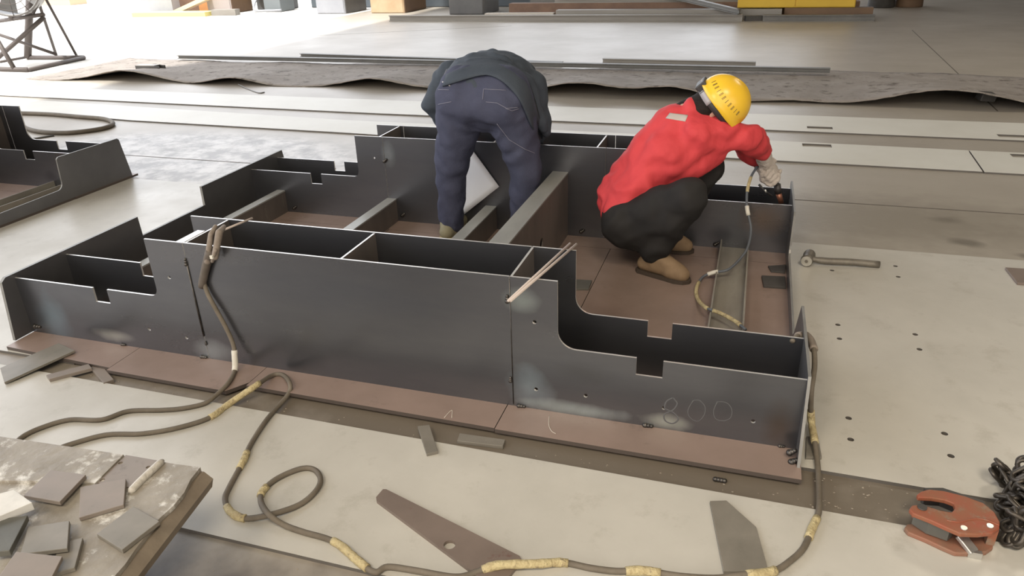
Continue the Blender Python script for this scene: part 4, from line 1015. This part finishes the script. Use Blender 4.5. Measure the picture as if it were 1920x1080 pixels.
# --- the crouching welder in red ------------------------------------------------
def crouching_worker():
    root = empty('person', (-0.38, 3.42, ZB), 'crouching person in red shirt, black trousers and yellow helmet holding a welding torch', 'person')
    pel = Vector((-0.505, 3.43, 0.30))
    hipR, hipL = Vector((-0.47, 3.33, 0.27)), Vector((-0.47, 3.53, 0.27))
    knR, knL = Vector((-0.215, 3.20, 0.455)), Vector((-0.165, 3.585, 0.475))
    anR, anL = Vector((-0.355, 3.285, 0.115)), Vector((-0.375, 3.60, 0.115))
    neck = Vector((-0.262, 3.50, 0.735))
    shR, shL = Vector((-0.205, 3.415, 0.69)), Vector((-0.205, 3.67, 0.68))
    elR, wrR = Vector((0.008, 3.53, 0.650)), Vector((0.085, 3.735, 0.530))
    elL, wrL = Vector((-0.01, 3.83, 0.56)), Vector((0.055, 3.875, 0.46))
    up = Vector((0.66, -0.05, 0.60)); fw = Vector((0.60, 0.05, -0.70))
    hc = Vector((-0.145, 3.51, 0.785))
    hp_, up, fw, rt = head_prims(hc, up, fw)
    body = hp_ + [(neck - Vector((0.03, 0, 0.02)), hc - fw * 0.02, 0.054, 0.056),
        (pel, pel + (neck - pel) * 0.5, 0.11, 0.12), (pel + (neck - pel) * 0.5, neck, 0.12, 0.08), (shR, shL, 0.055, 0.055),
        (shR, elR, 0.048, 0.038), (elR, wrR, 0.036, 0.027), (shL, elL, 0.048, 0.038), (elL, wrL, 0.036, 0.027),
        (hipR, knR, 0.075, 0.05), (knR, anR, 0.05, 0.035), (hipL, knL, 0.075, 0.05), (knL, anL, 0.05, 0.035), (hipR, hipL, 0.09, 0.09),
        (anR, anR + Vector((0.1, -0.04, -0.045)), 0.033, 0.028), (anL, anL + Vector((0.1, -0.01, -0.045)), 0.033, 0.028)]
    bo = blob('body', body, M_skin, root, 0.009, 4)
    # eyes
    for s in (-1, 1):
        bm = bmesh.new(); bmesh.ops.create_icosphere(bm, subdivisions=2, radius=0.011, matrix=Matrix.Translation(hc + fw * 0.088 + up * 0.006 + rt * s * 0.031))
        link('eye', bm, M_strap, bo, smooth=True)
    # hair: nape and sides under the helmet
    hair = [(hc - fw * 0.035 + up * 0.03, hc - fw * 0.03 + up * 0.05, 0.088, 0.09, dict(side=rt, flat=0.9)),
            (hc - fw * 0.055 + up * 0.0, hc - fw * 0.066 - up * 0.075, 0.070, 0.058, dict(side=fw, flat=0.75)), (hc - fw * 0.062 - up * 0.06, hc - fw * 0.082 - up * 0.125, 0.060, 0.056, dict(side=fw, flat=0.85)),
            (hc - fw * 0.03 - up * 0.01 + rt * 0.045, hc - fw * 0.045 - up * 0.07 + rt * 0.04, 0.045, 0.035), (hc - fw * 0.03 - up * 0.01 - rt * 0.045, hc - fw * 0.045 - up * 0.07 - rt * 0.04, 0.045, 0.035)]
    for s in (-1, 1): hair += [(hc + rt * s * 0.068 + up * 0.035 + fw * 0.01, hc + rt * s * 0.070 - up * 0.012 + fw * 0.035, 0.026, 0.012, dict(side=rt, flat=0.6))]
    blob('hair', hair, M_hair, root, 0.008, 3)
    # trousers
    tr = [(hipR, knR, 0.122, 0.088), (knR + Vector((0, 0, -0.005)), anR + Vector((-0.01, 0, 0.03)), 0.085, 0.066), (hipL, knL, 0.12, 0.085), (knL + Vector((0, 0, -0.005)), anL + Vector((0, 0, 0.03)), 0.082, 0.064),
          (hipR + Vector((-0.03, 0, 0.0)), hipL + Vector((-0.03, 0, 0.0)), 0.132, 0.132), (pel, pel + Vector((0.05, 0, 0.10)), 0.125, 0.12),
          (hipR + Vector((0.02, -0.01, -0.03)), knR + Vector((-0.06, 0.02, -0.10)), 0.11, 0.085)]
    blob('trousers', tr, M_trouser, root, 0.012, 7, wrinkle=0.02, wscale=0.08, bands=0.008)
    # shirt
    mid = pel + (neck - pel) * 0.5 + Vector((-0.005, 0, 0.03))
    sh = [(pel + Vector((-0.045, 0.03, 0.045)), mid, 0.135, 0.150, dict(side=(0.65, 0, -0.6), flat=0.95)), (mid, neck - Vector((0.045, 0.005, 0.055)), 0.150, 0.125),
          (pel + Vector((-0.045, -0.09, 0.02)), mid + Vector((0, -0.06, 0)), 0.085, 0.11), (pel + Vector((-0.045, 0.12, 0.02)), mid + Vector((0, 0.08, 0)), 0.085, 0.11),
          (shR + Vector((-0.01, 0.02, -0.01)), shL, 0.085, 0.085), (mid + Vector((0.04, -0.045, 0.03)), shR + Vector((0.05, 0.04, -0.005)), 0.125, 0.078), (shR + Vector((-0.03, 0.04, 0.01)), shR.lerp(elR, 0.6), 0.085, 0.072), (neck - Vector((0.06, 0, 0.03)), neck + Vector((-0.005, 0.0, -0.005)), 0.09, 0.070), (neck + Vector((-0.02, -0.01, 0.0)), neck + Vector((0.018, -0.008, 0.026)), 0.074, 0.066),
          (shR, elR, 0.076, 0.066), (elR, wrR + (elR - wrR) * 0.12, 0.068, 0.056), (shL, elL, 0.08, 0.066), (elL, wrL + (elL - wrL) * 0.1, 0.066, 0.052),
          (mid + Vector((0.08, -0.02, -0.05)), shR + Vector((0.04, 0.07, -0.10)), 0.095, 0.085),
          (pel + Vector((-0.075, -0.07, 0.0)), pel + Vector((-0.10, -0.05, -0.035)), 0.06, 0.035), (pel + Vector((-0.075, 0.09, 0.0)), pel + Vector((-0.10, 0.09, -0.035)), 0.06, 0.035),
          (pel + Vector((0.03, -0.125, 0.03)), pel + Vector((0.13, -0.12, 0.10)), 0.045, 0.05),
          (mid + Vector((0.14, 0.06, -0.16)), mid + Vector((0.18, 0.10, -0.25)), 0.035, 0.03)]
    shirt = blob('shirt', sh, M_red, root, 0.010, 9, wrinkle=0.024, wscale=0.085, bands=0.013)
    # reflective strip across the shoulders
    bm = bmesh.new()
    for k in range(7): pass
    # boots
    for an, toe, nm in ((anR, Vector((-0.180, 3.215, 0.0)), 'R'), (anL, Vector((-0.195, 3.60, 0.0)), 'L')):
        d = Vector((toe.x - an.x, toe.y - an.y, 0)); L = d.length; d.normalize()
        heel = Vector((an.x, an.y, 0)) - d * 0.055
        toe = Vector((toe.x, toe.y, 0))
        bp = [(heel + Vector((0, 0, ZB + 0.045)), heel + d * 0.09 + Vector((0, 0, ZB + 0.05)), 0.038, 0.044), (heel + d * 0.06 + Vector((0, 0, ZB + 0.05)), toe - d * 0.055 + Vector((0, 0, ZB + 0.038)), 0.042, 0.036),
              (heel + d * 0.05 + Vector((0, 0, ZB + 0.10)), toe - d * 0.06 + Vector((0, 0, ZB + 0.045)), 0.042, 0.038), (an + Vector((0, 0, 0.02)), an - Vector((0, 0, 0.03)), 0.048, 0.045),
              (toe - d * 0.10 + Vector((0, 0, ZB + 0.04)), toe - d * 0.045 + Vector((0, 0, ZB + 0.034)), 0.046, 0.038)]
        b = blob('boot', bp, M_boot, root, 0.008, 4)
        bm = bmesh.new()
        s = Vector((-d.y, d.x, 0))
        prof = [(-0.036, 0.042), (0.02, 0.050), (0.10, 0.046)]
        TL = (toe - heel).length
        out = [(-0.038, -0.02), (-0.02, -0.040), (0.05, -0.044), (0.12, -0.046), (TL - 0.06, -0.050), (TL - 0.02, -0.036), (TL, -0.010), (TL, 0.010), (TL - 0.02, 0.036), (TL - 0.06, 0.050), (0.12, 0.046), (0.05, 0.044), (-0.02, 0.040), (-0.038, 0.02)]
        add_poly(bm, out, [], lambda u, v, t: heel + d * u + s * v + Vector((0, 0, t)), ZB, ZB + 0.016)
        link('sole', bm, M_sole, b)
    # helmet
    hk = hc + up * 0.036 - fw * 0.002
    bm = bmesh.new()
    nu, nv = 32, 12
    rows = []
    for j in range(nv + 1):
        th = (PI / 2) * j / nv
        row = []
        for i in range(nu):
            a = 2 * PI * i / nu
            rx, ry, rz = 0.122, 0.104, 0.112
            ridge = 1 + 0.03 * max(0, 1 - abs(math.sin(a)) * 3.5) * math.sin(th)
            row.append(bm.verts.new(hk + fw * (rx * math.cos(a) * math.cos(th)) + rt * (ry * math.sin(a) * math.cos(th)) + up * (rz * math.sin(th) * ridge + 0.005)))
        rows.append(row)
    brim = []
    for i in range(nu):
        a = 2 * PI * i / nu
        ex = 0.012 + 0.045 * max(0, math.cos(a)) ** 2
        brim.append(bm.verts.new(hk + fw * ((0.122 + ex) * math.cos(a)) + rt * ((0.104 + 0.009) * math.sin(a)) - up * (0.012 + 0.012 * max(0, math.cos(a)))))
    for a_, b_ in [(brim, rows[0])] + list(zip(rows, rows[1:])):
        for i in range(nu): bm.faces.new((a_[i], a_[(i + 1) % nu], b_[(i + 1) % nu], b_[i]))
    bmesh.ops.remove_doubles(bm, verts=bm.verts[:], dist=0.0005)
    hel = link('safety_helmet', bm, M_helmet, root, smooth=True)
    m = hel.modifiers.new('t', 'SOLIDIFY'); m.thickness = 0.004; m.offset = 1
    # dark stencilled characters along the near side of the helmet
    for k in range(11):
        a = math.radians(150 - 9.5 * k) ; th = math.radians(17)
        def hpnt(aa, tt, o=1.035): return hk + fw * (0.122 * o * math.cos(aa) * math.cos(tt)) + rt * (0.104 * o * math.sin(aa) * math.cos(tt)) + up * (0.112 * o * math.sin(tt) + 0.005)
        for (da, t0, t1) in ((0, -5, 5), (2.2, -5, 5)) if k % 3 else ((1, -5, 5),):
            bm = bmesh.new()
            add_tube(bm, [hpnt(a + math.radians(da), th + math.radians(t0)), hpnt(a + math.radians(da), th), hpnt(a + math.radians(da), th + math.radians(t1))], 0.0011, 5)
            link('helmet_lettering', bm, M_strap, hel)
    # goggles pushed round the head under the helmet
    bm = bmesh.new()
    g0, g1 = [], []
    for i in range(40):
        a = 2 * PI * i / 40
        c_ = hk + fw * (0.118 * math.cos(a)) + rt * (0.098 * math.sin(a)) - up * 0.022 - fw * 0.004
        g0.append(bm.verts.new(c_ + up * 0.016)); g1.append(bm.verts.new(c_ - up * 0.016))
    for i in range(40): bm.faces.new((g0[i], g0[(i + 1) % 40], g1[(i + 1) % 40], g1[i]))
    st = link('goggle_strap', bm, M_strap, root, smooth=True); m = st.modifiers.new('t', 'SOLIDIFY'); m.thickness = 0.005; m.offset = 1
    bm = bmesh.new()
    g0, g1 = [], []
    for i in range(9):
        a = math.radians(112 + 46 * i / 8)
        c_ = hk + fw * (0.126 * math.cos(a)) + rt * (0.106 * math.sin(a)) - up * 0.020
        g0.append(bm.verts.new(c_ + up * 0.020)); g1.append(bm.verts.new(c_ - up * 0.020))
    for i in range(8): bm.faces.new((g0[i], g0[i + 1], g1[i + 1], g1[i]))
    ln = link('goggle_lens', bm, M_grey_strap, st, smooth=True); m = ln.modifiers.new('t', 'SOLIDIFY'); m.thickness = 0.004; m.offset = 1
    for a in (168, 192):
        a = math.radians(a); c_ = hk + fw * (0.124 * math.cos(a)) + rt * (0.104 * math.sin(a)) - up * 0.018
        bm = bmesh.new(); bmesh.ops.create_cube(bm, size=1, matrix=Matrix.Translation(c_) @ Matrix((fw, rt, up)).transposed().to_4x4() @ Matrix.Diagonal((0.03, 0.05, 0.05, 1)))
        bevel(link('strap_buckle', bm, M_strap, st), 0.006)
    # gloved hands
    tq = PY(1452, 345, 3.80)
    ta, tb_ = PY(1422, 311, 3.77), PY(1457, 346, 3.815)
    ax = (tb_ - ta).normalized(); mid_h = ta.lerp(tb_, 0.52)
    v = (EYE - mid_h).normalized(); v = (v - ax * v.dot(ax)).normalized(); sd = ax.cross(v)
    if sd.x < 0: sd = -sd
    def finish(bm):
        o = link('glove', bm, M_glove, root, smooth=True); grow(o, 0.0045, 3)
        tx = bpy.data.textures.new('glove_folds', 'CLOUDS'); tx.noise_scale = 0.02
        m = o.modifiers.new('folds', 'DISPLACE'); m.texture = tx; m.strength = 0.010
    bm = bmesh.new()
    add_cap(bm, wrR - (mid_h - wrR).normalized() * 0.03, wrR + (mid_h - wrR) * 0.35, 0.044, 0.036)
    add_cap(bm, wrR + (mid_h - wrR) * 0.3, mid_h + sd * 0.026 - v * 0.018, 0.036, 0.034)
    for k in range(4):
        c_ = mid_h + ax * ((k - 1.4) * 0.0235)
        ln = (0.9, 1.05, 1.0, 0.85)[k]
        add_cap(bm, mid_h + sd * 0.026 - v * 0.018, c_ + sd * 0.036 - v * 0.004, 0.022, 0.0155)
        finger(bm, [c_ + sd * 0.036 - v * 0.004, c_ + sd * 0.026 * ln + v * 0.026, c_ - sd * 0.008 * ln + v * 0.031, c_ - sd * 0.028 * ln + v * 0.014], 0.0148)
    tb0 = wrR + (mid_h - wrR) * 0.55 - sd * 0.028
    finger(bm, [tb0, mid_h - sd * 0.034 + v * 0.004 - ax * 0.006, mid_h - sd * 0.024 + v * 0.024 + ax * 0.036], 0.0165)
    finish(bm)
    # the other hand steadies the wrist from behind
    bm = bmesh.new()
    d = (mid_h - wrL + Vector((0, 0.05, 0))).normalized()
    add_cap(bm, wrL - d * 0.05, wrL + d * 0.01, 0.042, 0.034)
    hand_bm(bm, wrL, d, Vector((0.5, -0.75, 0.1)), 0.185, 0.8, -1, 0.013)
    finish(bm)
    return root, shirt
worker_red, shirt_red = crouching_worker()

# the torch in the gloved hand
tt = empty('welding_torch', (0.17, 3.85, 0.36), 'black welding torch with a copper nozzle held in the gloved hand', 'welding torch')
ta, tb_, tcn = PY(1424, 312, 3.77), PY(1456, 345, 3.82), PY(1464, 372, 3.84)
bm = bmesh.new(); add_tube(bm, spline([ta, PY(1438, 325, 3.79), tb_, PY(1459, 356, 3.83)], 4), [0.010] * 3 + [0.013] * 9 + [0.016], 12); link('torch_handle', bm, M_torch, tt, smooth=True)
bm = bmesh.new(); add_tube(bm, [PY(1457, 346, 3.825), PY(1459, 362, 3.83)], [0.018, 0.018], 14); link('torch_neck', bm, M_torch, tt, smooth=True)
bm = bmesh.new(); add_tube(bm, [PY(1459, 360, 3.83), PY(1465, 380, 3.84)], [0.015, 0.0125], 14); nz_ = link('nozzle', bm, M_copper, tt, smooth=True)
bm = bmesh.new(); add_tube(bm, [PY(1463, 368, 3.835), PY(1469, 382, 3.84)], 0.002, 6); link('wire_tip', bm, M_copper, nz_)
bm = bmesh.new(); add_tube(bm, [PY(1423, 346, 3.80), PY(1434, 358, 3.81), PY(1447, 368, 3.83)], [0.006, 0.005, 0.006], 8); link('torch_lever', bm, M_strap, tt, smooth=True)
bm = bmesh.new(); add_tube(bm, [PY(1434, 356, 3.80), PY(1437, 361, 3.80)], 0.005, 8); link('lever_screw', bm, M_chrome, tt, smooth=True)

# --- the bent-over worker in navy -----------------------------------------------
def bent_worker():
    root = empty('person', (-1.28, 3.5, ZB), 'person in navy jacket and jeans bending over the rear girder, seen from behind', 'person')
    hipL, hipR = Vector((-1.335, 3.36, 0.77)), Vector((-1.085, 3.36, 0.77))
    knL, knR = Vector((-1.452, 3.46, 0.42)), Vector((-1.045, 3.46, 0.43))
    anL, anR = Vector((-1.505, 3.52, 0.115)), Vector((-1.10, 3.56, 0.115))
    pel = Vector((-1.215, 3.38, 0.80))
    chest = Vector((-1.30, 3.72, 0.865)); nk = Vector((-1.345, 3.93, 0.76))
    shL, shR = Vector((-1.545, 3.76, 0.84)), Vector((-1.165, 3.78, 0.85))
    elL, wrL = Vector((-1.648, 3.74, 0.705)), Vector((-1.53, 3.85, 0.47))
    elR, wrR = Vector((-1.062, 3.72, 0.63)), Vector((-1.12, 3.86, 0.44))
    hc = Vector((-1.37, 4.06, 0.66))
    hp_, up, fw, rt = head_prims(hc, (-0.05, 0.55, -0.75), (-0.05, -0.3, -0.9))
    body = hp_ + [(nk, hc, 0.06, 0.06), (pel, chest, 0.11, 0.12), (chest, nk, 0.12, 0.075), (shL, shR, 0.055, 0.055), (shL, elL, 0.046, 0.036), (elL, wrL, 0.035, 0.027),
        (shR, elR, 0.046, 0.036), (elR, wrR, 0.035, 0.027), (hipL, hipR, 0.09, 0.09), (hipL, knL, 0.078, 0.05), (knL, anL, 0.05, 0.034), (hipR, knR, 0.078, 0.05), (knR, anR, 0.05, 0.034),
        (anL, anL + Vector((0, 0.1, -0.045)), 0.033, 0.028), (anR, anR + Vector((0, 0.1, -0.045)), 0.033, 0.028)]
    hands = bmesh.new()
    bo = blob('body', body, M_skin, root, 0.009, 4)
    for wr, sd in ((wrL, -1), (wrR, 1)):
        bm = bmesh.new(); hand_bm(bm, wr, (0.1 * -sd, 0.25, -0.9), (0, 0.7, 0.1), 0.185, 0.5, sd)
        o = link('hand', bm, M_skin, bo, smooth=True); grow(o, 0.004, 2)
    hands.free()
    for s in (-1, 1):
        bm = bmesh.new(); bmesh.ops.create_icosphere(bm, subdivisions=2, radius=0.011, matrix=Matrix.Translation(hc + fw * 0.088 + up * 0.006 + rt * s * 0.031)); link('eye', bm, M_strap, bo, smooth=True)
    blob('hair', [(hc - fw * 0.025 + up * 0.03, hc - fw * 0.01 + up * 0.055, 0.094, 0.088, dict(side=rt, flat=0.9)), (hc - fw * 0.055, hc - fw * 0.06 - up * 0.05, 0.06, 0.045)], M_hair, root, 0.008, 3)
    # jeans
    je = [(hipL, knL + Vector((0, 0, 0.02)), 0.120, 0.084), (knL + Vector((0, 0, 0.02)), anL + Vector((0.01, 0, 0.0)), 0.084, 0.066), (hipR, knR + Vector((0.0, 0, 0.02)), 0.122, 0.086), (knR + Vector((0.0, 0, 0.02)), anR, 0.086, 0.066),
          (hipL + Vector((0.01, -0.02, 0.045)), hipR + Vector((-0.01, -0.02, 0.045)), 0.126, 0.126), (hipL + Vector((0.02, 0.0, 0.09)), hipR + Vector((-0.02, 0.0, 0.09)), 0.120, 0.120), (pel, pel + Vector((-0.02, 0.12, 0.06)), 0.14, 0.14)]
    jeans = blob('jeans', je, M_jeans, root, 0.011, 6, wrinkle=0.020, wscale=0.10, bands=0.008)
    # jacket: rounded back, ridden-up hem, flap hanging over the right hip, sleeves
    ja = [(Vector((-1.235, 3.44, 0.868)), Vector((-1.265, 3.60, 0.872)), 0.205, 0.232, dict(side=(0, 0, 1), flat=0.60)), (Vector((-1.265, 3.60, 0.872)), Vector((-1.31, 3.80, 0.83)), 0.232, 0.22, dict(side=(0, 0, 1), flat=0.60)),
          (chest, nk, 0.14, 0.09), (shL, shR, 0.095, 0.10), (shL, elL, 0.082, 0.066), (elL, wrL + (elL - wrL) * 0.15, 0.064, 0.05), (shR, elR, 0.082, 0.064), (elR, wrR + (elR - wrR) * 0.15, 0.060, 0.05),
          (Vector((-1.07, 3.50, 0.86)), Vector((-0.96, 3.50, 0.66)), 0.075, 0.030), (Vector((-1.06, 3.64, 0.84)), Vector((-0.975, 3.60, 0.62)), 0.075, 0.035),
          (Vector((-1.44, 3.56, 0.84)), Vector((-1.53, 3.58, 0.66)), 0.06, 0.024)]
    jacket = blob('jacket', ja, M_jacket, root, 0.011, 7, wrinkle=0.016, wscale=0.09, bands=0.009)
    # boots
    for an in (anL, anR):
        f = Vector((an.x, an.y, 0))
        bp = [(f + Vector((0, -0.05, ZB + 0.05)), f + Vector((0, 0.16, ZB + 0.042)), 0.042, 0.040), (f + Vector((0, 0.0, ZB + 0.09)), f + Vector((0, 0.15, ZB + 0.045)), 0.046, 0.040), (an, an + Vector((0, -0.012, -0.05)), 0.056, 0.05)]
        b = blob('boot', bp, M_boot_k, root, 0.008, 3)
        bm = bmesh.new()
        out = [(-0.035, -0.095), (0.035, -0.095), (0.045, -0.03), (0.040, 0.05), (0.048, 0.14), (0.03, 0.20), (-0.03, 0.20), (-0.048, 0.14), (-0.040, 0.05), (-0.045, -0.03)]
        add_poly(bm, out, [], lambda u, v, t: (f.x + u, f.y + v, t), ZB, ZB + 0.022)
        link('sole', bm, M_tape, b)
    return root, jeans, jacket
worker_navy, jeans_o, jacket_o = bent_worker()

# stitched and applied details that follow the clothes' surface
bpy.context.view_layer.update()
dg = bpy.context.evaluated_depsgraph_get()
def surf(o):
    e = o.evaluated_get(dg); me = e.to_mesh()
    M = o.matrix_world
    t = BVHTree.FromPolygons([M @ v.co for v in me.vertices], [tuple(p.vertices) for p in me.polygons])
    e.to_mesh_clear()
    return t
def on(tree, px, py, lift=0.0015):
    h = tree.ray_cast(EYE, ray(px, py).normalized())
    return None if h[0] is None else h[0] + h[1] * lift
tj, tk, ts = surf(jeans_o), surf(jacket_o), surf(shirt_red)
def seam(name, tree, path, r, m, parent):
    pts = []
    for (x0, y0), (x1, y1) in zip(path, path[1:]):
        for k in range(8): 
            q = on(tree, x0 + (x1 - x0) * k / 8, y0 + (y1 - y0) * k / 8)
            if q is not None: pts.append(q)
    pts = [p for i, p in enumerate(pts) if i == 0 or (p - pts[i - 1]).length < 0.05]
    if len(pts) < 3: return
    bm = bmesh.new(); add_tube(bm, pts, r, 5); link(name, bm, m, parent)
for path in ([(907, 167), (955, 170)], [(911, 191), (932, 193), (950, 203), (974, 201)], [(948, 203), (960, 208), (974, 203)], [(822, 168), (845, 169)], [(822, 196), (850, 190)], [(932, 232), (955, 262), (985, 280), (1005, 288)], [(907, 167), (905, 190)]):
    seam('pocket_stitching', tj, path, 0.0016, M_stitch, jeans_o)
def patch(name, tree, c, m, parent, n=6, t=0.003):
    bm = bmesh.new(); g = []
    for j in range(n + 1):
        row = []
        for i in range(n + 1):
            u, v = i / n, j / n
            x = (c[0][0] * (1 - u) + c[1][0] * u) * (1 - v) + (c[3][0] * (1 - u) + c[2][0] * u) * v
            y = (c[0][1] * (1 - u) + c[1][1] * u) * (1 - v) + (c[3][1] * (1 - u) + c[2][1] * u) * v
            q = on(tree, x, y, 0.002)
            row.append(bm.verts.new(q) if q is not None else None)
        g.append(row)
    for a, b in zip(g, g[1:]):
        for i in range(n):
            f = (a[i], a[i + 1], b[i + 1], b[i])
            if None not in f: bm.faces.new(f)
    o = link(name, bm, m, parent, smooth=True)
    md = o.modifiers.new('t', 'SOLIDIFY'); md.thickness = t; md.offset = 1
patch('reflective_strip', ts, [(1256, 212), (1290, 216), (1285, 228), (1248, 222)], M_reflect, shirt_red)
def first(px, py, lift):
    d = ray(px, py).normalized(); best = None
    for t in (tj, tk):
        h = t.ray_cast(EYE, d)
        if h[0] is not None and (best is None or h[3] < best[3]): best = h
    return None if best is None else best[0] - d * lift
def along(path, n):
    L = [0]
    for a, b in zip(path, path[1:]): L.append(L[-1] + math.dist(a, b))
    out = []
    for k in range(n + 1):
        s_ = L[-1] * k / n
        i = max(j for j in range(len(path) - 1) if L[j] <= s_ + 1e-9)
        t = (s_ - L[i]) / (L[i + 1] - L[i])
        out.append((path[i][0] * (1 - t) + path[i + 1][0] * t, path[i][1] * (1 - t) + path[i + 1][1] * t))
    return out
hem = along([(824, 164), (868, 150), (915, 137), (945, 153), (974, 184), (991, 224), (1000, 246), (1016, 268)], 26)
top = along([(834, 132), (870, 116), (915, 108), (955, 116), (988, 142), (1004, 190), (1014, 230), (1022, 262)], 26)
bm = bmesh.new(); g = []
for j in range(7):
    row = []
    for (x0, y0), (x1, y1) in zip(top, hem):
        t = j / 6
        p = first(x0 + (x1 - x0) * t, y0 + (y1 - y0) * t, 0.004 + 0.014 * t)
        row.append(p)
    g.append(row)
for row in g:                                    # keep the cloth even where a ray slips past the hip
    for i, p in enumerate(row):
        if p is None:
            near = [q for q in row if q is not None]
            row[i] = min(near, key=lambda q: abs(row.index(q) - i)) + Vector((0.004, 0.01, -0.015))
for it in range(3):
    g = [[(g[j][i] * 2 + g[j][max(i - 1, 0)] + g[j][min(i + 1, 26)]) / 4 for i in range(27)] for j in range(7)]
gv = [[bm.verts.new(p) for p in row] for row in g]
for a, b in zip(gv, gv[1:]):
    for i in range(26): bm.faces.new((a[i], a[i + 1], b[i + 1], b[i]))
o = link('jacket_tail', bm, M_jacket, jacket_o, smooth=True); md = o.modifiers.new('t', 'SOLIDIFY'); md.thickness = 0.006; md.offset = 0
seam('belt_end', tj, [(830, 154), (838, 156), (845, 162)], 0.004, M_grey_strap, jeans_o)
seam('belt_cord', tk, [(838, 130), (829, 150), (824, 168)], 0.003, M_stitch, jacket_o)
